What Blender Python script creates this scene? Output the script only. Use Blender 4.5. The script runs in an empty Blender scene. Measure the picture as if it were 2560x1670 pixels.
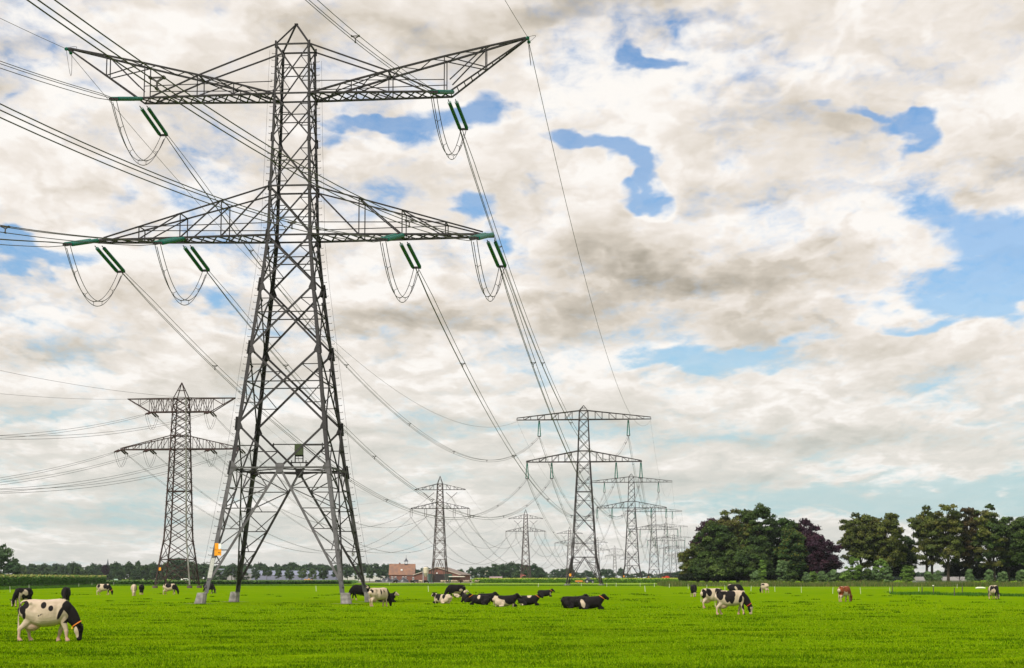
import bpy, math, random
import numpy as np
from mathutils import Vector, Matrix
random.seed(7); rng = np.random.default_rng(11)
R = math.radians
scene = bpy.context.scene
COL = scene.collection

# ---------------------------------------------------------------- camera
EYE = 2.16
cam = bpy.data.cameras.new("camera"); camo = bpy.data.objects.new("camera", cam); COL.objects.link(camo)
cam.sensor_width = 36; cam.lens = 4800 / 2560 * 36; cam.clip_start = 0.5; cam.clip_end = 30000
camo.location = (0, 0, EYE); camo.rotation_euler = (R(90 + 7.256), 0, 0)
scene.camera = camo

# ---------------------------------------------------------------- exposure, sun
scene.view_settings.view_transform = 'Standard'; scene.view_settings.look = 'None'
scene.view_settings.exposure = 0.0; scene.view_settings.gamma = 1.0
SUN_EL, SUN_AZ = 48.0, 215.0      # degrees; azimuth clockwise from +Y (behind the viewer, to the left)
sl = bpy.data.lights.new("sun", 'SUN'); sl.energy = 4.2; sl.angle = R(12); sl.color = (1.0, 0.94, 0.85)
so = bpy.data.objects.new("sun", sl); COL.objects.link(so)
sd = Vector((math.sin(R(SUN_AZ)) * math.cos(R(SUN_EL)), math.cos(R(SUN_AZ)) * math.cos(R(SUN_EL)), math.sin(R(SUN_EL))))
so.rotation_euler = sd.to_track_quat('Z', 'Y').to_euler()

# ---------------------------------------------------------------- sky with clouds
# bearings of the blue gaps, the grey cloud bases and the bright cloud edges:
# (tangent of azimuth, tangent of elevation, half width, half height, tilt, weight)
BLUE = [(0.069,0.2773,0.017,0.0078,-10,1.19),(0.0888,0.2939,0.0079,0.0041,0,0.3),(0.1432,0.3046,0.0068,0.0041,0,0.7),(-0.0757,0.2462,0.0272,0.0069,-5,1.25),(-0.0412,0.2397,0.0339,0.0142,-5,1.56),(-0.0138,0.2444,0.0181,0.0171,-40,1.5),(-0.0915,0.2326,0.0136,0.0137,0,0.8),(0.0366,0.2291,0.0181,0.0087,-15,1.62),(0.0651,0.2221,0.0272,0.011,-8,1.75),(0.0742,0.2093,0.0136,0.016,0,1.62),(0.0604,0.1977,0.0158,0.0064,15,1.25),(-0.0434,0.2256,0.0136,0.0069,0,0.5),(-0.0239,0.2012,0.0124,0.016,-10,1.38),(-0.0068,0.1839,0.0113,0.0069,-40,0.7),(0.1754,0.2462,0.0192,0.0069,-25,1.5),(0.2107,0.2362,0.0272,0.0133,-10,1.88),(0.2281,0.2047,0.0136,0.0137,0,0.5),(0.2481,0.1885,0.0317,0.0171,-5,1.5),(0.2611,0.1677,0.0407,0.0251,0,1.69),(0.2355,0.1471,0.043,0.0137,-10,1.38),(0.2103,0.1345,0.0453,0.0073,-5,1.25),(0.2578,0.1356,0.0204,0.0114,0,1.25),(0.106,0.1156,0.0543,0.0119,-2,1.62),(0.149,0.1242,0.0362,0.0069,5,0.7),(0.0654,0.1106,0.0136,0.0046,0,0.5),(-0.2475,0.17,0.043,0.0091,0,1.25),(-0.2593,0.2549,0.0249,0.0087,0,0.35),(-0.2142,0.1954,0.0158,0.0229,-10,0.55),(-0.1686,0.1966,0.0317,0.0206,0,0.6),(-0.1606,0.1398,0.0204,0.0073,0,0.8),(-0.0843,0.1977,0.0249,0.016,-20,0.5),(-0.0752,0.1977,0.0204,0.0137,0,0.25),(0.19,0.0432,0.0215,0.0046,0,-0.9),(0.2157,0.0447,0.0113,0.0055,0,-1.0),(0.2548,0.0436,0.0113,0.0041,0,-0.8),(0.2373,0.0561,0.0249,0.0069,0,-0.9),(0.1675,0.0354,0.0136,0.0027,0,-0.6),(-0.0655,0.1288,0.0136,0.005,0,0.5),(-0.125,0.1769,0.0498,0.0114,0,0.5),(0.1184,0.0398,0.1811,0.0114,0,0.6),(0.2213,0.0432,0.0951,0.0171,0,1.56),(0.2603,0.0745,0.0453,0.0137,0,0.35),(0.1484,0.088,0.0362,0.0059,0,0.3),(-0.2209,0.0309,0.0951,0.0078,0,0.6),(-0.009,0.0768,0.0951,0.0078,0,0.5),(0.1144,0.0745,0.0679,0.0069,0,0.4)]
GREY = [(0.0485,0.307,0.0679,0.016,0,1.6),(0.0771,0.1585,0.086,0.0251,-5,1.0),(0.1338,0.1562,0.0588,0.0206,0,1.1),(0.0339,0.1379,0.0362,0.0137,-10,0.8),(-0.0543,0.1368,0.043,0.0137,-5,1.0),(0.0545,0.1746,0.0453,0.0183,0,0.5),(0.1545,0.1712,0.0498,0.0114,-8,0.8),(-0.06,0.2939,0.0951,0.0251,0,0.75),(-0.1362,0.3034,0.0679,0.0183,0,0.3),(0.1468,0.2514,0.0588,0.0206,-15,0.55),(0.1259,0.2326,0.0362,0.0206,0,0.5),(0.2532,0.207,0.0272,0.0137,-10,0.7),(-0.2347,0.1186,0.0588,0.0137,0,0.8),(-0.2418,0.207,0.0453,0.0137,0,0.3),(-0.2536,0.0745,0.0453,0.0069,0,0.3),(-0.133,0.1129,0.0453,0.0114,0,0.3),(-0.0295,0.1654,0.0204,0.0137,0,0.5),(0.1266,0.1311,0.0634,0.0091,0,0.5),(-0.0203,0.1311,0.0272,0.0114,0,0.4),(-0.0651,0.079,0.0951,0.0069,0,0.7),(0.0584,0.0768,0.0588,0.0069,0,0.5),(-0.1986,0.032,0.1132,0.0091,0,0.7),(0.1592,0.07,0.1132,0.0091,0,0.5),(-0.1546,0.0633,0.1132,0.008,0,0.5),(0.2387,0.1038,0.0453,0.0114,0,0.35),(0.1823,0.0993,0.0453,0.0091,0,0.3),(0.0698,0.1038,0.0679,0.0069,0,0.3),(0.0693,0.0499,0.1132,0.0091,0,0.6)]
WHITE = [(0.0775,0.1977,0.0249,0.0069,12,1.2),(0.105,0.214,0.0362,0.016,0,0.6),(0.0479,0.2047,0.0204,0.0137,0,0.5),(0.0321,0.249,0.0362,0.0137,0,0.5),(-0.0702,0.1471,0.0294,0.0114,0,0.8),(-0.0431,0.1562,0.0181,0.0137,0,0.5),(0.0092,0.2773,0.0158,0.0114,0,0.9),(-0.2558,0.1448,0.0407,0.0137,0,0.4),(-0.2116,0.0993,0.0362,0.0137,0,0.3),(0.1594,0.0768,0.0136,0.0069,0,0.4),(0.0597,0.2655,0.0453,0.0137,0,0.4),(0.2068,0.1769,0.0226,0.0137,0,0.4),(0.0361,0.1106,0.0407,0.0091,0,0.5)]

world = bpy.data.worlds.new("World"); scene.world = world; world.use_nodes = True
def sky_world():
    nt = world.node_tree; N = nt.nodes; L = nt.links; N.clear()
    def nd(t, **k):
        n = N.new(t)
        for a, b in k.items(): setattr(n, a, b)
        return n
    def put(sock, v):
        if isinstance(v, bpy.types.NodeSocket): L.new(v, sock)
        else: sock.default_value = v
    def M(op, a, b=0.0, c=0.0, clamp=False):
        n = nd('ShaderNodeMath', operation=op, use_clamp=clamp); put(n.inputs[0], a); put(n.inputs[1], b); put(n.inputs[2], c); return n.outputs[0]
    def V(op, a, b=(0, 0, 0)):
        n = nd('ShaderNodeVectorMath', operation=op); put(n.inputs[0], a); put(n.inputs[1], b); return n.outputs[0]
    def comb(x, y, z=0.0):
        n = nd('ShaderNodeCombineXYZ'); put(n.inputs[0], x); put(n.inputs[1], y); put(n.inputs[2], z); return n.outputs[0]
    def noise(vec, scale, detail=6, rough=.55, dist=0.0, out=0):
        n = nd('ShaderNodeTexNoise', noise_dimensions='2D'); n.inputs['Scale'].default_value = scale; n.inputs['Detail'].default_value = detail
        n.inputs['Roughness'].default_value = rough; n.inputs['Distortion'].default_value = dist; L.new(vec, n.inputs['Vector']); return n.outputs[out]
    def rmap(v, a, b, c=0.0, d=1.0, smooth=True):
        n = nd('ShaderNodeMapRange', interpolation_type='SMOOTHSTEP' if smooth else 'LINEAR'); put(n.inputs[0], v)
        for i, x in enumerate((a, b, c, d)): put(n.inputs[i + 1], x)
        return n.outputs[0]
    def mix(f, a, b):
        n = nd('ShaderNodeMix', data_type='RGBA'); put(n.inputs[0], f); put(n.inputs[6], a); put(n.inputs[7], b); return n.outputs[2]
    tc = nd('ShaderNodeTexCoord'); sp = nd('ShaderNodeSeparateXYZ'); L.new(tc.outputs['Generated'], sp.inputs[0])
    X, Y, Z = sp.outputs
    ay = M('MAXIMUM', M('ABSOLUTE', Y), .12)
    u = M('DIVIDE', X, ay); v = M('MAXIMUM', M('DIVIDE', Z, ay), 0.0)
    uv = comb(u, v)
    # cloud-layer coordinates: features flatten and shrink towards the horizon
    qx = M('DIVIDE', u, M('ADD', v, .24)); qy = M('MULTIPLY', M('LOGARITHM', M('ADD', v, .045), math.e), .95)
    q = comb(qx, qy, 3.7)
    wv = V('SUBTRACT', noise(q, 7.0, 4, .5, 0, 1), (.5, .5, .5))
    sc = M('MULTIPLY_ADD', M('MINIMUM', v, .3), .26, .008)
    nsc = nd('ShaderNodeVectorMath', operation='SCALE'); L.new(wv, nsc.inputs[0]); L.new(sc, nsc.inputs['Scale'])
    p = V('ADD', uv, nsc.outputs[0])
    def blobs(lst, vec):
        acc = 0.0
        for a, b, ra, rb, rot, w in lst:
            m = nd('ShaderNodeMapping', vector_type='TEXTURE'); L.new(vec, m.inputs[0])
            m.inputs['Location'].default_value = (a, b, 0); m.inputs['Rotation'].default_value = (0, 0, R(rot)); m.inputs['Scale'].default_value = (ra, rb, 1)
            g = nd('ShaderNodeTexGradient', gradient_type='SPHERICAL'); L.new(m.outputs[0], g.inputs[0])
            acc = M('MULTIPLY_ADD', g.outputs['Fac'] if 'Fac' in g.outputs else g.outputs[1], w, acc)
        return acc
    fb = noise(q, 5.0, 8, .52, .1)
    fb2 = noise(V('ADD', q, (-.016, .045, 0)), 5.0, 8, .52, .1)
    big = noise(q, 2.6, 3, .5)
    bl = blobs(BLUE, p); gr = blobs(GREY, p); wh = blobs(WHITE, p)
    det = noise(q, 26.0, 8, .62, .2)
    lo1 = noise(q, 3.2, 4, .45); lo2 = noise(V('ADD', q, (-.02, .10, 0)), 3.2, 4, .45)
    blue = M('ADD', bl, M('MULTIPLY', M('SUBTRACT', fb, .50), 1.1))
    def puff(vec, scale, det_=3.0):
        n = nd('ShaderNodeTexVoronoi', feature='SMOOTH_F1', voronoi_dimensions='2D', normalize=True); n.inputs['Scale'].default_value = scale; n.inputs['Detail'].default_value = det_
        n.inputs['Roughness'].default_value = .55; n.inputs['Smoothness'].default_value = .35; L.new(vec, n.inputs['Vector']); return n.outputs['Distance']
    w2 = V('SUBTRACT', noise(q, 9.0, 4, .55, 0, 1), (.5, .5, .5)); w3 = nd('ShaderNodeVectorMath', operation='SCALE'); L.new(w2, w3.inputs[0]); w3.inputs['Scale'].default_value = .22
    qw = V('ADD', q, w3.outputs[0])
    m1 = puff(qw, 4.6, 3.0); m2 = puff(V('ADD', qw, (-.015, .040, 0)), 4.6, 3.0)
    blue = M('ADD', blue, M('MULTIPLY', M('SUBTRACT', det, .5), 1.0))
    blue = M('ADD', blue, M('MULTIPLY', M('SUBTRACT', m1, .42), 1.3))
    bluef = M('MULTIPLY', rmap(blue, -.20, .66), M('SUBTRACT', 1.0, M('MULTIPLY', rmap(M('ADD', M('MULTIPLY', det, .5), M('MULTIPLY', m1, .5)), .36, .60, 1.0, 0.0), .16)))
    relief = M('ADD', M('ADD', M('MULTIPLY', M('SUBTRACT', fb, fb2), .9), M('MULTIPLY', M('SUBTRACT', m1, m2), 1.9)), M('MULTIPLY', M('SUBTRACT', lo1, lo2), .8))
    relief = M('MULTIPLY', relief, rmap(v, .0, .16, .50, 1.0))
    g1 = M('ADD', M('MULTIPLY', gr, .72), M('MULTIPLY', M('SUBTRACT', big, .5), .35))
    g1 = M('ADD', g1, relief)
    g1 = M('SUBTRACT', g1, M('MULTIPLY', wh, .5))
    g1 = M('SUBTRACT', g1, M('MULTIPLY', rmap(blue, -.35, .15), .14))     # cloud edges next to the gaps are thin and bright
    g1 = M('ADD', g1, M('MULTIPLY', M('SUBTRACT', det, .5), -.16))
    g1 = M('ADD', g1, .11)
    # cloud body: bright cream, through warm grey, to the dark bases
    low = rmap(v, .02, .15)
    lit = mix(low, (.80, .775, .715, 1), (.92, .86, .80, 1))
    mid = mix(low, (.60, .625, .585, 1), (.70, .635, .55, 1))
    drk = mix(low, (.48, .55, .54, 1), (.40, .36, .295, 1))
    c = mix(rmap(g1, .0, .50, smooth=False), lit, mid); c = mix(rmap(g1, .45, 1.15, smooth=False), c, drk)
    c = mix(rmap(g1, .06, -.22), c, (1.0, .965, .92, 1))
    cb = nd('ShaderNodeVectorMath', operation='SCALE'); L.new(c, cb.inputs[0]); cb.inputs['Scale'].default_value = 10.0
    st = nd('ShaderNodeTexSky', sky_type='NISHITA', sun_disc=False, sun_elevation=R(SUN_EL), sun_rotation=R(SUN_AZ))
    st.air_density = 1.0; st.dust_density = .6; st.ozone_density = 1.6
    sk = V('MULTIPLY', st.outputs[0], (.80, 1.06, 1.28))
    sk = mix(rmap(v, .015, .17), (5.0, 6.7, 6.8, 1), sk)
    fin = mix(bluef, cb.outputs[0], sk)
    bg = nd('ShaderNodeBackground'); L.new(fin, bg.inputs[0]); bg.inputs[1].default_value = 0.1
    out = nd('ShaderNodeOutputWorld'); L.new(bg.outputs[0], out.inputs[0])
sky_world()

# ---------------------------------------------------------------- helpers
def tag(o, label=None, cat=None, group=None, kind=None):
    if label: o['label'] = label
    if cat: o['category'] = cat
    if group: o['group'] = group
    if kind: o['kind'] = kind
    return o
def empty(name, loc=(0, 0, 0), rz=0.0):
    o = bpy.data.objects.new(name, None); COL.objects.link(o); o.empty_display_size = .3
    o.location = loc; o.rotation_euler = (0, 0, rz); return o
def copy_tree(o, parent=None):
    c = o.copy(); COL.objects.link(c); c.parent = parent
    for ch in list(o.children): copy_tree(ch, c)
    return c

MATS = {}
def mat(name, col=(.5, .5, .5), rough=.7, metal=0.0, var=0.0, vscale=8.0, col2=None, bump=0.0, bscale=20, attr=None, spec=.5, alpha=None, trans=0.0, detail=4):
    if name in MATS: return MATS[name]
    m = bpy.data.materials.new(name); m.use_nodes = True; nt = m.node_tree; b = nt.nodes['Principled BSDF']; L = nt.links
    b.inputs['Roughness'].default_value = rough; b.inputs['Metallic'].default_value = metal; b.inputs['Specular IOR Level'].default_value = spec
    base = None
    c1 = (*col, 1); c2 = (*(col2 or tuple(x * (1 - var) for x in col)), 1)
    tc = nt.nodes.new('ShaderNodeTexCoord')
    if var > 0 or col2:
        nz = nt.nodes.new('ShaderNodeTexNoise'); nz.inputs['Scale'].default_value = vscale; nz.inputs['Detail'].default_value = detail
        L.new(tc.outputs['Object'], nz.inputs['Vector'])
        rp = nt.nodes.new('ShaderNodeMapRange'); rp.inputs[1].default_value = .36; rp.inputs[2].default_value = .64; L.new(nz.outputs[0], rp.inputs[0])
        mx = nt.nodes.new('ShaderNodeMix'); mx.data_type = 'RGBA'; mx.inputs[6].default_value = c1; mx.inputs[7].default_value = c2
        L.new(rp.outputs[0], mx.inputs[0]); base = mx.outputs[2]
    if attr:
        at = nt.nodes.new('ShaderNodeAttribute'); at.attribute_name = attr
        mm = nt.nodes.new('ShaderNodeMix'); mm.data_type = 'RGBA'; mm.blend_type = 'MULTIPLY'; mm.inputs[0].default_value = 1
        if base is not None: L.new(base, mm.inputs[6])
        else: mm.inputs[6].default_value = c1
        L.new(at.outputs['Color'], mm.inputs[7]); base = mm.outputs[2]
    if base is not None: L.new(base, b.inputs['Base Color'])
    else: b.inputs['Base Color'].default_value = c1
    if bump > 0:
        nz = nt.nodes.new('ShaderNodeTexNoise'); nz.inputs['Scale'].default_value = bscale; nz.inputs['Detail'].default_value = 5; L.new(tc.outputs['Object'], nz.inputs['Vector'])
        bp = nt.nodes.new('ShaderNodeBump'); bp.inputs['Strength'].default_value = bump; L.new(nz.outputs[0], bp.inputs['Height']); L.new(bp.outputs[0], b.inputs['Normal'])
    if trans > 0:
        tr = nt.nodes.new('ShaderNodeBsdfTranslucent'); ms = nt.nodes.new('ShaderNodeMixShader'); ms.inputs[0].default_value = trans
        if base is not None: L.new(base, tr.inputs[0])
        else: tr.inputs[0].default_value = c1
        L.new(b.outputs[0], ms.inputs[1]); L.new(tr.outputs[0], ms.inputs[2]); L.new(ms.outputs[0], nt.nodes['Material Output'].inputs[0])
    MATS[name] = m; return m

def np_mesh(name, V, F, mats=None, cols=None, smooth=False):
    """V (n,3), F (m,k) constant face size"""
    V = np.asarray(V, np.float32); F = np.asarray(F, np.int32); k = F.shape[1]
    me = bpy.data.meshes.new(name); me.vertices.add(len(V)); me.vertices.foreach_set('co', V.ravel())
    me.loops.add(F.size); me.loops.foreach_set('vertex_index', F.ravel())
    me.polygons.add(len(F)); me.polygons.foreach_set('loop_start', np.arange(len(F), dtype=np.int32) * k)
    try: me.polygons.foreach_set('loop_total', np.full(len(F), k, np.int32))
    except Exception: pass
    if cols is not None:
        a = me.color_attributes.new('tint', 'FLOAT_COLOR', 'POINT'); c4 = np.ones((len(V), 4), np.float32); c4[:, :3] = cols; a.data.foreach_set('color', c4.ravel())
    me.update(calc_edges=True); me.validate()
    if smooth: me.polygons.foreach_set('use_smooth', np.ones(len(F), bool))
    if mats: me.materials.append(mats)
    return me
def link(name, me, parent=None, loc=None):
    o = bpy.data.objects.new(name, me); COL.objects.link(o); o.parent = parent
    if loc is not None: o.location = loc
    return o

class MB:
    def __init__(s): s.v = []; s.f = []
    def add(s, vs, fs):
        n = len(s.v); s.v += [tuple(x) for x in vs]; s.f += [tuple(i + n for i in f) for f in fs]; return s
    def box(s, c, d, rz=0.0):
        x, y, z = d[0] / 2, d[1] / 2, d[2] / 2; ca, sa = math.cos(rz), math.sin(rz)
        vs = [(c[0] + ca * a * x - sa * b * y, c[1] + sa * a * x + ca * b * y, c[2] + e * z) for e in (-1, 1) for a, b in ((-1, -1), (1, -1), (1, 1), (-1, 1))]
        return s.add(vs, [(3, 2, 1, 0), (4, 5, 6, 7), (0, 1, 5, 4), (1, 2, 6, 5), (2, 3, 7, 6), (3, 0, 4, 7)])
    def bar(s, p, q, w, h=None, up=(0, 0, 1)):
        p, q = Vector(p), Vector(q); d = q - p
        if d.length < 1e-5: return s
        d.normalize(); h = h or w; up = Vector(up)
        if abs(d.dot(up)) > .97: up = Vector((1, 0, 0)) if abs(d.x) < .9 else Vector((0, 1, 0))
        a = d.cross(up).normalized() * w / 2; b = d.cross(a).normalized() * h / 2
        vs = [p - a - b, p + a - b, p + a + b, p - a + b, q - a - b, q + a - b, q + a + b, q - a + b]
        return s.add(vs, [(3, 2, 1, 0), (4, 5, 6, 7), (0, 1, 5, 4), (1, 2, 6, 5), (2, 3, 7, 6), (3, 0, 4, 7)])
    def angle(s, p, q, w, sx, sy, t=.028):
        """steel angle section whose flanges run inwards from the outer corner; sx, sy are the signs of the corner"""
        p, q = Vector(p), Vector(q)
        for a, b in ((Vector((-sx * w, 0, 0)), Vector((0, -sy * t, 0))), (Vector((0, -sy * w, 0)), Vector((-sx * t, 0, 0)))):
            vs = [p, p + a, p + a + b, p + b, q, q + a, q + a + b, q + b]
            s.add(vs, [(3, 2, 1, 0), (4, 5, 6, 7), (0, 1, 5, 4), (1, 2, 6, 5), (2, 3, 7, 6), (3, 0, 4, 7)])
        return s
    def tube(s, pts, r, n=4, r2=None, cap=True):
        pts = [Vector(p) for p in pts]; m = len(pts); rings = []
        for i, p in enumerate(pts):
            d = (pts[min(i + 1, m - 1)] - pts[max(i - 1, 0)]).normalized()
            up = Vector((0, 0, 1)) if abs(d.z) < .95 else Vector((1, 0, 0))
            a = d.cross(up).normalized(); b = a.cross(d)
            rr = r[i] if isinstance(r, (list, tuple)) else (r if r2 is None else r + (r2 - r) * i / (m - 1))
            rings.append([p + (a * math.cos(6.28319 * k / n) + b * math.sin(6.28319 * k / n)) * rr for k in range(n)])
        vs = [v for rg in rings for v in rg]
        fs = [(i * n + k, i * n + (k + 1) % n, (i + 1) * n + (k + 1) % n, (i + 1) * n + k) for i in range(m - 1) for k in range(n)]
        if cap: fs += [tuple(range(n))[::-1], tuple((m - 1) * n + k for k in range(n))]
        return s.add(vs, fs)
    def plate(s, pts, nrm, t):
        nrm = Vector(nrm) * t / 2; n = len(pts); a = [Vector(p) - nrm for p in pts]; b = [Vector(p) + nrm for p in pts]
        return s.add(a + b, [tuple(range(n))[::-1], tuple(range(n, 2 * n))] + [(i, (i + 1) % n, n + (i + 1) % n, n + i) for i in range(n)])
    def build(s, name, m, parent=None, loc=None, smooth=False):
        me = bpy.data.meshes.new(name); me.from_pydata([tuple(v) for v in s.v], [], s.f); me.update()
        if smooth: me.polygons.foreach_set('use_smooth', np.ones(len(me.polygons), bool))
        me.materials.append(m); return link(name, me, parent, loc)
def at(px, D, z=0.0):
    return ((px - 1280) / 4800 * D, D, z)
# ================================================================ ground
def ground():
    xs = np.concatenate([np.linspace(-9000, -160, 14), np.linspace(-140, 200, 110), np.linspace(230, 9000, 14)])
    ys = np.concatenate([np.linspace(-1500, 0, 6), np.linspace(10, 220, 120), np.linspace(240, 1000, 30), np.geomspace(1100, 16000, 12)])
    X, Y = np.meshgrid(xs, ys); nx, ny = len(xs), len(ys)
    near = np.clip((260 - Y) / 200, 0, 1) * np.clip(Y / 10, 0, 1)
    Zz = near * .03 * (np.sin(X * .9 + np.sin(Y * .7)) * np.sin(Y * 1.1 + X * .3))
    Zz = np.where(np.abs(X) < 200, Zz, 0)
    V = np.stack([X, Y, Zz], -1).reshape(-1, 3)
    i = np.arange(ny - 1)[:, None] * nx + np.arange(nx - 1)[None]
    F = np.stack([i, i + 1, i + nx + 1, i + nx], -1).reshape(-1, 4)
    m = bpy.data.materials.new('meadow'); m.use_nodes = True; nt = m.node_tree; N = nt.nodes; L = nt.links; b = N['Principled BSDF']
    b.inputs['Roughness'].default_value = .9; b.inputs['Specular IOR Level'].default_value = 0
    tc = N.new('ShaderNodeTexCoord')
    def nz(s, d=5):
        n = N.new('ShaderNodeTexNoise'); n.inputs['Scale'].default_value = s; n.inputs['Detail'].default_value = d; n.inputs['Roughness'].default_value = .6; L.new(tc.outputs['Object'], n.inputs[0]); return n.outputs[0]
    def mx(f, a, bb):
        n = N.new('ShaderNodeMix'); n.data_type = 'RGBA'; L.new(f, n.inputs[0])
        for i_, v in ((6, a), (7, bb)):
            if isinstance(v, tuple): n.inputs[i_].default_value = v
            else: L.new(v, n.inputs[i_])
        return n.outputs[2]
    def mr(f, a, c):
        n = N.new('ShaderNodeMapRange'); n.inputs[1].default_value = a; n.inputs[2].default_value = c; L.new(f, n.inputs[0]); return n.outputs[0]
    c = mx(mr(nz(.05, 3), .35, .65), (.146, .240, .0015, 1), (.102, .202, .0015, 1))
    c = mx(mr(nz(.55, 6), .52, .70), c, (.088, .180, .0015, 1))
    c = mx(mr(nz(.25, 4), .58, .72), c, (.20, .295, .003, 1))
    c = mx(mr(nz(7, 6), .45, .75), c, (.115, .20, .0015, 1))
    L.new(c, b.inputs['Base Color'])
    bp = N.new('ShaderNodeBump'); bp.inputs['Strength'].default_value = .8; bp.inputs['Distance'].default_value = .12; L.new(nz(5, 8), bp.inputs['Height']); L.new(bp.outputs[0], b.inputs['Normal'])
    o = link('ground', np_mesh('ground', V, F, m, smooth=True)); tag(o, kind='structure', label='flat green meadow reaching to the horizon')
ground()

def blades(name, n, area, hgt, wid, cols, m, lean=.5, dens=None, z0=0.0):
    """single-triangle grass blades; area() returns x, y arrays"""
    x, y = area(n); n = len(x)
    th = rng.uniform(0, 6.283, n); h = hgt(x, y) * rng.uniform(.55, 1.25, n); w = wid(x, y) * rng.uniform(.6, 1.3, n) / 2
    ln = rng.uniform(0, lean, n) * h; la = rng.uniform(0, 6.283, n)
    b = np.stack([x, y, np.full(n, z0)], -1)
    d = np.stack([np.cos(th) * w, np.sin(th) * w, np.zeros(n)], -1)
    t = b + np.stack([np.cos(la) * ln, np.sin(la) * ln, h], -1)
    V = np.stack([b - d, b + d, t], 1).reshape(-1, 3); F = np.arange(n * 3).reshape(-1, 3)
    band = 1 + .15 * np.sin(x * .13 + 1.3 * np.sin(y * .09)) * np.sin(y * .21 + .8 * np.sin(x * .07)) + .10 * np.sin(x * .9 + y * .5) * np.sin(y * 1.3 - x * .4)
    ci = np.asarray(cols)[rng.integers(0, len(cols), n)] * rng.uniform(.65, 1.35, (n, 1)) * band[:, None]
    return np_mesh(name, V, F, m, np.repeat(ci, 3, 0))

def meadow_grass():
    def area(n):
        s = rng.uniform(0, 1, n); D = 1 / (1 / 28 + s * (1 / 185 - 1 / 28))      # even density over the view
        x = D * rng.uniform(-.295, .295, n)
        k = rng.uniform(0, 1, n) < np.clip((185 - D) / 90, 0, 1)
        return x[k], D[k]
    m = mat('grass_blade', (1, 1, 1), .8, attr='tint', spec=0, trans=.35)
    cols = [(.152, .265, .002), (.134, .246, .002), (.176, .29, .003), (.090, .188, .002), (.25, .335, .014), (.148, .26, .002)]
    me = blades('grass', 620000, area, lambda x, y: .022 + .00032 * y, lambda x, y: .008 + .00036 * y, cols, m, 1.5)
    tag(link('grass', me), 'short bright green meadow grass in the foreground and among the cows', 'grass', kind='stuff')
    # darker, taller tufts left by the cows
    X, Y = [], []
    for _ in range(900):
        D = 1 / rng.uniform(1 / 300, 1 / 30); cx = D * rng.uniform(-.29, .29); r = rng.uniform(.15, .6)
        k = int(90 * r / .5 * min(1, 60 / D) + 20); X.append(cx + rng.normal(0, r * 1.3, k)); Y.append(D + rng.normal(0, r * 1.1, k))
    X = np.concatenate(X); Y = np.concatenate(Y)
    me = blades('tussocks', len(X), lambda n: (X, Y), lambda x, y: .05 + .00045 * y, lambda x, y: .012 + .0004 * y, [(.065, .14, .002), (.08, .165, .002), (.05, .115, .002)], m, .8)
    tag(link('tussocks', me), 'darker longer tufts of grass scattered over the meadow', 'grass tufts', kind='stuff')
meadow_grass()

# fields beyond the meadow
def patch(name, pts, z, m, label):
    mb = MB(); mb.add([(x, y, z) for x, y in pts], [tuple(range(len(pts)))]); tag(mb.build(name, m), label, kind='structure')
XY = lambda px, D: ((px - 1280) / 4800 * D, D)
patch('stubble_field', [XY(-200, 1150), XY(1010, 1150), XY(1010, 2400), XY(-200, 2400)], .02, mat('stubble', (.50, .40, .17), .9, var=.3, vscale=.02), 'pale yellow mown field behind the meadow')
patch('mown_strip', [XY(1190, 740), XY(1640, 740), XY(1640, 800), XY(1190, 800)], .02, mat('pale_grass', (.42, .50, .06), .9, col2=(.16, .30, .02), vscale=.08), 'pale yellow green mown strip in front of the far maize')
patch('farm_yard', [XY(900, 900), XY(1210, 900), XY(1240, 1400), XY(800, 1400)], .02, mat('yard', (.16, .15, .10), .9, col2=(.10, .16, .03), vscale=.03), 'yard and rough grass around the farm')

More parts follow.
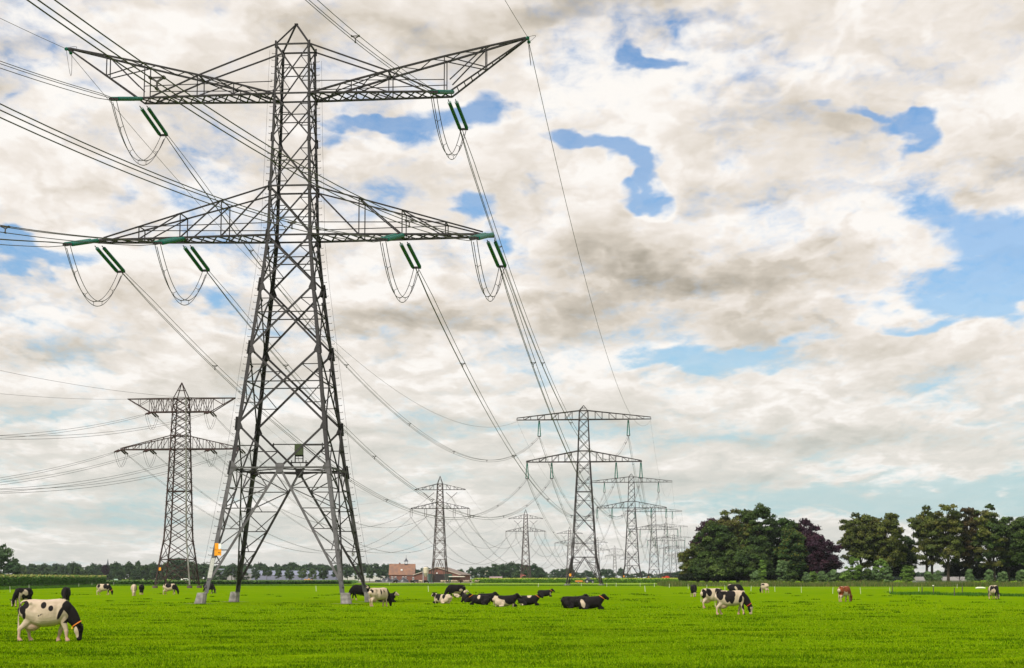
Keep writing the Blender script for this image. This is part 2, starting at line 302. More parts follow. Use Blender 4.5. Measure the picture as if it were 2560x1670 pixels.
# maize: rows of stalks with arching leaves, as one dense stand each
def maize(name, corners, hgt, n, leaf, cols, tassel, label, edge_w=3.0):
    P = [Vector((*XY(px, D), 0)) for px, D in corners]
    # P: front-left, front-right, back-right, back-left
    V = []; C = []
    s = rng.beta(.55, 1.6, n); t = rng.uniform(0, 1, n)
    fl, fr, br, bl = [np.array(p[:2]) for p in P]
    base = (fl[None] * (1 - t)[:, None] + fr[None] * t[:, None]) * (1 - s)[:, None] + (bl[None] * (1 - t)[:, None] + br[None] * t[:, None]) * s[:, None]
    zt = rng.uniform(.08, 1, n) ** .8
    z = zt * hgt * rng.uniform(.9, 1.03, n)
    th = rng.uniform(0, 6.283, n); L_ = leaf * rng.uniform(.6, 1.3, n); W_ = leaf * .16 * rng.uniform(.7, 1.3, n)
    d = np.stack([np.cos(th), np.sin(th)], -1); e = np.stack([-np.sin(th), np.cos(th)], -1)
    p0 = np.concatenate([base - e * W_[:, None], z[:, None] - L_[:, None] * .25], 1); p1 = np.concatenate([base + e * W_[:, None], z[:, None] - L_[:, None] * .25], 1)
    p2 = np.concatenate([base + d * L_[:, None] * .6 + e * W_[:, None] * .7, z[:, None] + L_[:, None] * rng.uniform(.1, .4, (n, 1))], 1)
    p3 = np.concatenate([base + d * L_[:, None] * .6 - e * W_[:, None] * .7, z[:, None] + L_[:, None] * rng.uniform(.0, .2, (n, 1))], 1)
    for q_ in (p0, p1, p2, p3): q_[:, 2] = np.clip(q_[:, 2], .02, None)
    V = np.stack([p0, p1, p2, p3], 1).reshape(-1, 3); F = np.arange(4 * n).reshape(-1, 4)
    col = np.asarray(cols)[rng.integers(0, len(cols), n)] * rng.uniform(.7, 1.3, (n, 1))
    tp = (zt > .86) & (rng.uniform(0, 1, n) < .55); col[tp] = np.asarray(tassel) * rng.uniform(.8, 1.2, (tp.sum(), 1))
    m = mat('maize_leaf', (1, 1, 1), .7, attr='tint', trans=.25)
    tag(link(name, np_mesh(name, V, F, m, np.repeat(col, 4, 0))), label, 'maize', kind='stuff')
maize('maize', [(-60, 415), (272, 600), (262, 1000), (-60, 900)], 3.05, 170000, .60, [(.06, .16, .02), (.095, .22, .025), (.045, .115, .015)], (.28, .27, .07), 'tall dense green maize behind the cows at the left edge')
maize('maize', [(1186, 905), (1700, 905), (1720, 1250), (1186, 1250)], 2.25, 90000, .8, [(.17, .36, .02), (.24, .42, .03), (.10, .25, .015)], (.50, .52, .08), 'bright green maize behind the tractor and the far pylons')
maize('green_crop', [(268, 640), (880, 760), (900, 900), (262, 820)], 1.35, 60000, .9, [(.05, .13, .02), (.07, .17, .02), (.04, .10, .015)], (.12, .20, .04), 'low dark green crop along the far edge of the meadow left of the farm')

def bank(name, corners, hgt, n, cols, label, w=.09, clump=False):
    P = [XY(*c) for c in corners]
    def area(k):
        s = rng.uniform(0, 1, k); t = rng.uniform(0, 1, k); f = [np.array(p) for p in P]
        b = (f[0] * (1 - t)[:, None] + f[1] * t[:, None]) * (1 - s)[:, None] + (f[3] * (1 - t)[:, None] + f[2] * t[:, None]) * s[:, None]
        if clump: kk = rng.uniform(-.2, 1.3, k) < np.sin(b[:, 0] * .9) * np.sin(b[:, 0] * .37 + b[:, 1] * .3) + .4 * np.sin(b[:, 1] * 1.1 + b[:, 0]); b = b[kk]
        return b[:, 0], b[:, 1]
    me = blades(name, n, area, lambda x, y: hgt * (1 + .35 * np.sin(x * .11) * np.sin(x * .37)), lambda x, y: w + 0 * x, cols, mat('grass_blade'), .5)
    tag(link(name, me), label, 'tall grass', kind='stuff')
bank('tall_grass', [(1660, 520), (2640, 505), (2640, 560), (1640, 600)], 1.2, 60000, [(.10, .16, .03), (.16, .17, .05), (.06, .12, .02), (.22, .19, .08), (.05, .11, .02)], 'bank of tall rough grass with seed heads below the trees')
bank('nettles', [(2215, 262), (2640, 225), (2640, 245), (2215, 285)], .40, 22000, [(.05, .14, .015), (.07, .17, .02), (.04, .11, .015)], 'low patch of dark weeds along the wooden posts', .07, True)
bank('verge', [(270, 560), (1640, 560), (1640, 640), (270, 620)], .35, 50000, [(.07, .17, .01), (.09, .20, .015), (.12, .18, .03)], 'unmown green verge along the far edge of the meadow')
bank('verge', [(-40, 350), (262, 500), (266, 590), (-40, 405)], .45, 26000, [(.05, .12, .012), (.065, .15, .015), (.07, .13, .03)], 'dark rough grass between the left fence and the tall maize')
# ================================================================ lattice towers
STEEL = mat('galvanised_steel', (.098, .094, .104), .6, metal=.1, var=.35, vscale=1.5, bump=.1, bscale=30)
DARKST = mat('shade_toned_steel', (.018, .014, .018), .8, metal=.0, var=.35, vscale=2)  # same steel; shade on arms and rear faces is put into the colour
MIDST = mat('half_shade_toned_steel', (.027, .023, .028), .7, metal=.0, var=.35, vscale=1.5)  # same steel; upper legs and bracing get shade painted into their colour
RUST = mat('rusty_brown_steel', (.048, .021, .019), .85, metal=.0, col2=(.026, .017, .018), vscale=1.2)
GREYP = mat('grey_painted_steel', (.22, .235, .22), .6, metal=.1, col2=(.12, .10, .09), vscale=.5)
FARST = mat('far_pylon_steel', (.028, .023, .028), .8, metal=.0, col2=(.030, .020, .020), vscale=.3)
GREEN = mat('green_glass_insulator', (.0, .17, .125), .25, spec=.5, trans=.35)
BROWN = mat('brown_porcelain', (.045, .020, .018), .5, spec=.2)
CABLE = mat('dark_cable', (.05, .045, .045), .6, metal=.3)
CONC = mat('weathered_concrete', (.27, .255, .245), .9, var=.45, vscale=3, bump=.3, bscale=12)
CORN = ((-1, -1), (1, -1), (1, 1), (-1, 1))
SIDES = (((-1, -1), (1, -1), (0, -1)), ((1, -1), (1, 1), (1, 0)), ((1, 1), (-1, 1), (0, 1)), ((-1, 1), (-1, -1), (-1, 0)))
lerp = lambda a, b, t: a + (b - a) * t
def P3(cn, w, z): return Vector((cn[0] * w, cn[1] * w, z))

def gusset(mb, c, nrm, dirs, size, t=.03):
    """steel node plate: a star-shaped sheet reaching a little along each member"""
    n = Vector(nrm); pts = []
    for d in dirs:
        d = Vector(d).normalized(); s = n.cross(d) * size * .22
        pts += [c + d * size + s, c + d * size - s]
    a = (pts[0] - c).normalized(); b = n.cross(a)
    pts.sort(key=lambda p: math.atan2((p - c).dot(b), (p - c).dot(a)))
    mb.plate([p + n * .02 for p in pts], n, t)

def x_panel(mb, side, w0, z0, w1, z1, big, small, second=True, plates=None, psize=.55):
    a, b, n = side
    A0, B0, A1, B1 = P3(a, w0, z0), P3(b, w0, z0), P3(a, w1, z1), P3(b, w1, z1)
    t = w0 / (w0 + w1); X = lerp(A0, B1, t)
    nn = Vector((*n, 0)) * big * .5
    mb.bar(A0 - nn * .6, B1 - nn * .6, big, big * .5, nn); mb.bar(B0 - nn * 1.5, A1 - nn * 1.5, big, big * .5, nn)
    LA, LB = lerp(A0, A1, (X.z - z0) / (z1 - z0)), lerp(B0, B1, (X.z - z0) / (z1 - z0))
    if second:
        mb.bar(LA - nn * 2, LB - nn * 2, small)
        for s, (D0, L0, M) in enumerate(((A0, A1, LA), (B0, B1, LB))):
            q0 = lerp(D0, X, .5); q1 = lerp(L0, X, .5)
            for q in (q0, q1):
                lp = lerp(D0, L0, (q.z - z0) / (z1 - z0)); mb.bar(q - nn * 2, lp - nn * 2, small * .8); mb.bar(q - nn * 2, M - nn * 2, small * .8)
    if plates is not None:
        for c, o, l in ((A1, B0, A0), (B1, A0, B0)):
            gusset(plates, c, (*n, 0), [(o - c), (l - c), (c - l)], psize)
    return X

def string_mb(mb, p, q, r=.16, pitch=.17, n=8):
    """cap-and-pin insulator string: a stack of bell-shaped sheds"""
    p, q = Vector(p), Vector(q); Ln = (q - p).length; k = int(Ln / pitch); pts = []; rr = []
    for i in range(k):
        for f, ra in ((0.0, .72), (.2, 1.0), (.7, .98), (.92, .72)):
            pts.append(lerp(p, q, (i + f) / k)); rr.append(r * ra)
    mb.tube(pts, rr, n)

for i, cn in enumerate(CORN):      # bare, trodden soil round each concrete block
    c_, s_ = math.cos(R(-4.9)), math.sin(R(-4.9)); lx, ly = cn[0] * 6.36, cn[1] * 6.36; X_, Y_ = -19.77 + c_ * lx - s_ * ly, 171.03 + s_ * lx + c_ * ly
    mb = MB(); n = 26; mb.add([(math.cos(6.283 * k / n) * 1.25 * (1 + .3 * math.sin(k * 1.7 + i)), math.sin(6.283 * k / n) * 1.5 * (1 + .25 * math.sin(k * 2.3 + i)), 0) for k in range(n)], [tuple(range(n))])
    tag(mb.build('bare_soil', mat('trodden_soil', (.14, .13, .045), .95, col2=(.10, .17, .01), vscale=2.5), None, (X_, Y_, .05)), kind='structure')

def shade_split(o, z, up, low):  # painted shade: a darker copy of the steel above the given height
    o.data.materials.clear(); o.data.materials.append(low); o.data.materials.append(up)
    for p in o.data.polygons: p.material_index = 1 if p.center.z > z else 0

def main_tower():
    T = empty('lattice_pylon', (-19.77, 171.03, 0), R(-4.9))
    tag(T, 'tallest nearest lattice pylon with upswept horn-like upper arms, standing on four concrete blocks', 'pylon')
    lev = [(.9, 6.05), (11.72, 4.40), (15.6, 3.93), (22.41, 3.17), (28.12, 2.475), (32.64, 2.02), (37.14, 1.90), (41.68, 1.75), (45.69, 1.67), (50.29, 1.56)]
    thick = [.36, .34, .32, .30, .29, .26, .24, .22, .2]
    for cn in CORN:
        mb = MB()
        for i in range(len(lev) - 1):
            z0, w0 = lev[i]; z1, w1 = lev[i + 1]; mb.angle(P3(cn, w0, z0), P3(cn, w1, z1), thick[i], cn[0], cn[1], .03)
        shade_split(mb.build('leg', STEEL, T), 12.0, MIDST, STEEL)
        f = MB(); x, y = cn[0] * 6.18, cn[1] * 6.18
        def ring(cx, cy, h, z): return [(cx + a * h, cy + b * h, z) for a, b in ((-1, -.55), (-.55, -1), (.55, -1), (1, -.55), (1, .55), (.55, 1), (-.55, 1), (-1, .55))]
        bx, by = cn[0] * 6.36, cn[1] * 6.36
        vs = ring(bx, by, .47, -.3) + ring(x, y, .39, .90) + ring(x, y, .35, .95)
        f.add(vs, [tuple(range(16, 24))] + [(k * 8 + i, k * 8 + (i + 1) % 8, k * 8 + 8 + (i + 1) % 8, k * 8 + 8 + i) for k in (0, 1) for i in range(8)])
        fo = f.build('footing', CONC, T)
        rb = MB(); rb.tube([(x, y, .86), (x, y, .89)], .40, 8); rb.build('band', mat('faded_red_paint', (.42, .16, .13), .8, var=.3), fo)
    # bracing, one lattice per face
    for side in SIDES:
        mb = MB(); pl = mb; a, b, n = side; n3 = Vector((*n, 0)); nn = n3 * .06
        for i in range(2, len(lev) - 1):
            big = [0, 0, .19, .18, .17, .14, .12, .12, .12][i]
            x_panel(mb, side, lev[i][1], lev[i][0], lev[i + 1][1], lev[i + 1][0], big, .085 if i > 4 else .095, True, pl, [0, 0, .62, .62, .55, .42, .42, .36, .34][i])
        (zf, wf), (zb, wb), (zc, wc) = lev[0], lev[1], lev[2]
        Cn = (P3(a, wb, zb) + P3(b, wb, zb)) / 2
        mb.bar(P3(a, wb, zb), P3(b, wb, zb), .16, .12, n3)
        gusset(pl, Cn, n3, [P3(a, wc, zc) - Cn, P3(b, wc, zc) - Cn, P3(a, wf, zf) - Cn, P3(b, wf, zf) - Cn, (P3(a, wf, zf) + P3(b, wf, zf)) / 2 - Cn], .46)
        for cn in (a, b):
            Ft, B_, C_ = P3(cn, wf * .99, zf + .45), P3(cn, wb, zb), P3(cn, wc, zc)
            gusset(pl, B_ - Vector((a[0] + b[0], a[1] + b[1], 0)) * 0, n3, [Cn - B_, Ft - B_, C_ - B_], .62)
            gusset(pl, C_, n3, [Cn - C_, B_ - C_, Vector((0, 0, 1))], .6)
            mb.bar(C_ - nn, Cn - nn, .18, .09, n3)
            q = lerp(C_, Cn, .5); l = lerp(C_, B_, .5); mb.bar(q - nn, l - nn, .09); mb.bar(q - nn, B_ - nn, .09)
            # splayed lower diagonal from the waist centre down to the foot, with its own web
            mb.bar(Ft - nn, Cn - nn, .20, .10, n3)
            zs = [zb, 9.97, 8.19, 6.41, 4.59, 3.45, 2.7, 2.0]
            Lp = [lerp(Ft, B_, (z - Ft.z) / (B_.z - Ft.z)) for z in zs]; Dp = [lerp(Ft, Cn, (z - Ft.z) / (Cn.z - Ft.z)) for z in zs]
            for k in range(1, len(zs)):
                mb.bar(Lp[k] - nn * 2, Dp[k] - nn * 2, .085)
                if k == 1: mb.bar(Lp[0] - nn * 2, Dp[1] - nn * 2, .09); mb.bar(Dp[1] - nn * 2, (Lp[0] + Dp[0]) / 2 - nn * 2, .08)
                elif k < 6:
                    if k % 2 == 0: mb.bar(Dp[k - 1] - nn * 2, Lp[k] - nn * 2, .085); mb.bar(Lp[k - 1] - nn * 2, (Lp[k] + Dp[k]) / 2 - nn * 2, .065)
                    else: mb.bar(Lp[k - 1] - nn * 2, Dp[k] - nn * 2, .085); mb.bar(Dp[k - 1] - nn * 2, (Lp[k] + Dp[k]) / 2 - nn * 2, .065)
        for z, w in ((32.64, 2.02), (37.14, 1.90), (45.69, 1.67), (50.29, 1.56)):
            mb.bar(P3(a, w, z), P3(b, w, z), .15, .12, n3)
        br = mb.build('bracing', DARKST if n[1] > 0 or n[0] else STEEL, T); shade_split(br, 12.4, MIDST if n[1] < 0 else DARKST, STEEL if n[1] < 0 else MIDST)  # colour paints the front face as lit, sides and back as shaded
    # plan bracing at the waist
    mb = MB(); mids = [(0, -4.4), (4.4, 0), (0, 4.4), (-4.4, 0)]
    for i in range(4):
        p, q = mids[i], mids[(i + 1) % 4]; mb.bar((*p, 11.6), (*q, 11.6), .10)
        cn = CORN[(i + 1) % 4] if i == 0 else None
    for cn in CORN:
        mb.bar((cn[0] * 4.3, cn[1] * 4.3, 11.6), (cn[0] * 2.2, cn[1] * 2.2, 11.6), .08)
        mb.bar((cn[0] * 4.3, 0, 11.55), (0, 0, 11.55), .06)
    mb.build('waist_frame', DARKST, T)
    # lower cross arm
    def lower_arm(sg):
        mb = MB(); zb, zt = 32.64, 37.14; x0, x1 = 2.02, 18.1
        yb = lambda x: lerp(2.02, .62, (x - x0) / (x1 - x0))
        ztop = lambda x: lerp(37.14, 32.85, (x - 1.9) / (17.3 - 1.9))
        V_ = lambda x, s, z: Vector((sg * x, s * yb(x), z))
        for s in (-1, 1):
            mb.bar(V_(x0, s, zb), V_(x1, s, zb), .24, .17); mb.bar(Vector((sg * 1.9, s * 1.9, zt)), V_(17.3, s, 32.85), .15, .12)
            xs = [6.26, 10.1, 13.97]
            for x in xs: mb.bar(V_(x, s, zb), V_(x, s, ztop(x)), .09)
            mb.bar(V_(1.95, s, ztop(1.95)), V_(6.26, s, zb), .12); mb.bar(V_(6.3, s, ztop(6.26)), V_(10.1, s, zb), .11); mb.bar(V_(10.1, s, ztop(10.1)), V_(13.97, s, zb), .10)
            mb.bar(V_(13.9, s, 33.75), V_(2.0, s, 33.75), .07)
            for x in xs: mb.bar(V_(x, s, ztop(x)) - Vector((sg * .35, 0, -.1)), V_(x, s, ztop(x)) + Vector((sg * .35, 0, -.1)), .2, .1)
        for x in (6.26, 10.1, 13.97): mb.bar(V_(x, -1, ztop(x)), V_(x, 1, ztop(x)), .08)
        n = 14
        for k in range(n):                      # floor lattice between the two bottom chords
            xa, xb = lerp(x0, x1, k / n), lerp(x0, x1, (k + 1) / n); s = 1 if k % 2 else -1
            mb.bar(V_(xa, s, zb), V_(xb, -s, zb), .10); mb.bar(V_(xa, -s, zb - .02), V_(xb, s, zb - .02), .08)
        mb.bar(V_(x1, -1, zb), V_(x1, 1, zb), .2); mb.bar(V_(10, -1, zb), V_(10, 1, zb), .16)
        mb.build('cross_arm', DARKST, T)
    # upper arm: level floor with a horn swept up to the height of the tower head
    def upper_arm(sg):
        mb = MB(); z0 = 45.69; xe = 14.3
        yb = lambda x: lerp(1.67, 1.0, (x - 1.67) / (xe - 1.67)) if x < xe else lerp(1.0, .12, (x - xe) / (21.1 - xe))
        F = lambda x, s: Vector((sg * x, s * yb(x), z0 if x <= xe else lerp(z0, 50.6, (x - xe) / (21.1 - xe))))
        ztop = lambda x: lerp(45.75, 50.75, ((x - 1.8) / (21.1 - 1.8)) ** .93)
        Tp = lambda x, s: Vector((sg * x, s * yb(x) * .95, ztop(x)))
        xs = [1.8, 5.4, 8.8, 13.8, 17.5, 21.1]
        for s in (-1, 1):
            mb.bar(F(1.67, s), F(xe, s), .22, .16); mb.bar(F(xe, s), F(21.1, s), .17, .13)
            for k in range(5): mb.bar(Tp(xs[k], s), Tp(xs[k + 1], s), .19, .16)
            for x in (5.4, 8.8, 13.8, 17.5): mb.bar(F(x, s), Tp(x, s), .085)
            # tie from the head down through the top chord to the arm end
            mb.bar(Vector((sg * 1.56, s * 1.56, 50.29)), Tp(8.7, s), .13); mb.bar(Tp(8.7, s), F(13.3, s), .13)
            mb.bar(Tp(8.9, s), F(1.9, s) + Vector((sg * 2.0, 0, 0)), .09); mb.bar(Tp(13.8, s), F(8.8, s) + Vector((0, 0, 0)), .001)
            mb.bar(Tp(5.4, s), F(8.8, s), .09); mb.bar(F(xe, s) + Vector((0, 0, 1.1)), Tp(17.4, s), .10); mb.bar(Tp(13.8, s), F(17.5, s), .09)
            mb.bar(Vector((sg * 1.8, s * 1.7, 46.8)), Vector((sg * 13.8, s * 1.0, 46.8)), .07)
        n = 12
        for k in range(n):
            xa, xb = lerp(1.67, xe, k / n), lerp(1.67, xe, (k + 1) / n); s = 1 if k % 2 else -1
            mb.bar(F(xa, s), F(xb, -s), .10); mb.bar(F(xa, -s) - Vector((0, 0, .03)), F(xb, s) - Vector((0, 0, .03)), .08)
        n = 10
        for k in range(n + 1):                  # rungs up the horn and light lacing between the top chords
            x = lerp(xe, 20.6, k / n); mb.bar(F(x, -1), F(x, 1), .07)
        n = 14
        for k in range(n):
            xa, xb = lerp(1.8, 20.8, k / n), lerp(1.8, 20.8, (k + 1) / n); s = 1 if k % 2 else -1; mb.bar(Tp(xa, s), Tp(xb, -s), .065)
        mb.bar(Vector((sg * 20.9, 0, 50.62)), Vector((sg * 21.4, 0, 50.75)), .28, .25)
        mb.bar(Tp(8.7, -1), Tp(8.7, 1), .12)
        mb.build('cross_arm', DARKST, T)
    for sg in (-1, 1): lower_arm(sg); upper_arm(sg)
    # head pyramid
    mb = MB()
    for cn in CORN: mb.bar(P3(cn, 1.56, 50.29), (0, 0, 52.55), .13)
    mb.box((0, 0, 52.55), (.3, .3, .12)); mb.build('head_frame', DARKST, T)
    # step bolts along two opposite legs with their fall-arrest wire
    for cn, nm in (((-1, -1), 0), ((1, 1), 0)):
        mb = MB(); k = 0; z = 2.9
        def wat(z):
            for i in range(len(lev) - 1):
                if lev[i][0] <= z <= lev[i + 1][0]: return lerp(lev[i][1], lev[i + 1][1], (z - lev[i][0]) / (lev[i + 1][0] - lev[i][0]))
        while z < 49.8:
            w = wat(z); p = P3(cn, w, z); d = Vector((cn[0], 0, 0)) if True else 0
            mb.bar(p, p + d * .28, .035); mb.bar(p + d * .28, p + d * .28 + Vector((0, 0, .08)), .03); z += .62
        mb.bar(P3(cn, wat(3.2), 3.2), P3(cn, wat(3.2) + .42, 3.2), .03); pts = [P3(cn, wat(z) + .42, z) for z in np.linspace(3.2, 49.6, 12)]; mb.tube(pts, .012, 3)
        mb.build('step_bolts', DARKST, T)
    # equipment cabinet on a small platform in the waist, plates near the feet
    eb = MB(); eb.box((.80, 0, 13.55), (.72, .5, .95)); eqp = eb.build('cabinet', mat('olive_paint', (.045, .065, .022), .6), T)
    mb = MB(); mb.bar((-1.6, 0, 14.02), (3.1, 0, 14.02), .09)
    for x in (.45, 1.15): mb.bar((x, .1, 13.1), (x, .1, 12.35), .09)
    mb.bar((0, .1, 12.4), (1.6, .1, 12.4), .1); mb.bar((.45, .1, 13.0), (1.15, .1, 13.0), .12); mb.bar((.45, .1, 12.75), (1.15, .1, 12.75), .05)
    for x in (-1.5, 2.9, .15, 1.45): mb.bar((x, .0, 14.15 if abs(x - .8) > 1 else 12.2), (x, 0, 13.7 if abs(x - .8) > 1 else 12.6), .08)
    mb.tube([(.7, .05, 13.05), (.75, .1, 12.6), (.95, .1, 12.2), (1.0, .1, 11.7)], .02, 4); mb.build('platform', DARKST, T)
    OR = mat('orange_sign_paint', (.86, .33, .01), .5, var=.08, vscale=6); BLK = mat('black_paint', (.012, .012, .012), .5); WHT = mat('white_paint', (.8, .8, .8), .5)
    s = MB(); s.box((-5.14, -5.62, 4.87), (.32, .02, .60)); s.box((-5.02, -5.62, 4.38), (.60, .02, .54)); s1 = s.build('warning_plate', OR, T)
    s = MB(); s.box((-4.86, -5.61, 4.91), (.26, .02, .44)); s.build('blank_panel', WHT, s1)
    s = MB(); s.bar((-5.0, -5.635, 4.36), (-4.76, -5.635, 4.33), .01, .05); s.build('mark', BLK, s1)
    s = MB(); s.box((4.92, 5.0, 4.35), (.24, .02, .36)); s2 = s.build('number_plate', BLK, T)
    s = MB(); s.bar((4.85, 4.985, 4.47), (5.0, 4.985, 4.47), .03); s.bar((5.0, 4.985, 4.47), (4.85, 4.985, 4.25), .03); s.bar((4.85, 4.985, 4.25), (5.0, 4.985, 4.25), .03); s.build('letter', WHT, s2)
    s = MB(); s.angle(P3((-1, -1), 5.86, 2.2), P3((-1, -1), 5.62, 3.9), .38, -1, -1, .05); s.build('leg_sleeve', mat('pale_grey_paint', (.48, .48, .47), .6, var=.25, vscale=6), T)
    # insulator strings and jumper loops
    for x, z in ((-14.3, 45.69), (14.3, 45.69), (-18.1, 32.64), (-10.0, 32.64), (9.95, 32.64), (17.9, 32.64)):
        ysp = .95 if abs(x) == 14.3 else (.62 if abs(x) > 12 else 1.35)
        for fw in (-1, 1):
            L_, drop = 6.0, (.225 if fw < 0 else .25)
            z_s = z + (.05 if fw < 0 else -.35)
            hx = .024 * fw                        # the line direction seen in the tower's own frame
            mb = MB(); hw = MB()
            e = Vector((x + hx * L_ + (-.70 if fw < 0 else 0.35), fw * (ysp + L_ * .98) * 1.0, z_s - drop * L_))
            e.y = fw * (L_ * .99)
            for s in (-.33, .33):
                a_ = Vector((x + s, fw * ysp * .55, z_s)); b_ = e + Vector((s, 0, 0)); st = lerp(a_, b_, .09); en = lerp(a_, b_, .97)
                string_mb(mb, st, en, .20 if fw < 0 else .17, .2, 10); hw.bar(a_, b_, .06)
            hw.box(e, (.85, .06, .22))
            o = mb.build('insulator_string', GREEN, T, smooth=False); hw.build('yoke', DARKST, o)
        def jump(ox, oz, nseg=26):
            pts = []
            a_ = Vector((x - .88, -6.0, z - 1.35)); b_ = Vector((x + .50, 6.0, z - 1.95))
            for k in range(nseg + 1):
                t = k / nseg; p = lerp(a_, b_, t); p.z -= 4 * 3.95 * t * (1 - t) ** 1.0 * 1.0; p.z -= .0
                p.y = lerp(-6.0, 6.0, t); pts.append(p + Vector((ox, 0, oz)))
            return pts
        jb = MB(); offs = ((-.25, .15), (.25, .15), (0, -.28)); js = [jump(*o_) for o_ in offs]
        for pts in js: jb.tube(pts, .034, 4)
        for k in (4, 9, 13, 17, 22):
            c_ = (js[0][k] + js[1][k] + js[2][k]) / 3
            for pts in js: jb.bar(c_, pts[k], .035)
        jb.build('jumper_cable', CABLE, T)
    for sg in (-1, 1):
        mb = MB()
        mb.bar((sg * 21.3, -.6, 50.6), (sg * 21.3, .6, 50.6), .1)
        for y in (-.55, .55): string_mb(mb, (sg * 21.3, y, 50.62), (sg * 21.35, y * 1.45, 50.5), .17, .22, 8)
        o = mb.build('insulator', GREEN, T)
        jb = MB(); jb.tube([(sg * 21.3 + .25 * math.sin(k / 8 * 3.14), lerp(-.8, .9, k / 8), 50.6 - 2.4 * math.sin(k / 8 * 3.14)) for k in range(9)], .02, 4)
        jb.tube([(sg * 21.3 + .7 * math.sin(k / 8 * 3.14), lerp(-.8, .9, k / 8), 50.6 + .35 * math.sin(k / 8 * 3.14)) for k in range(9)], .02, 4); jb.build('jumper_cable', CABLE, o)
    return T
main_tower()

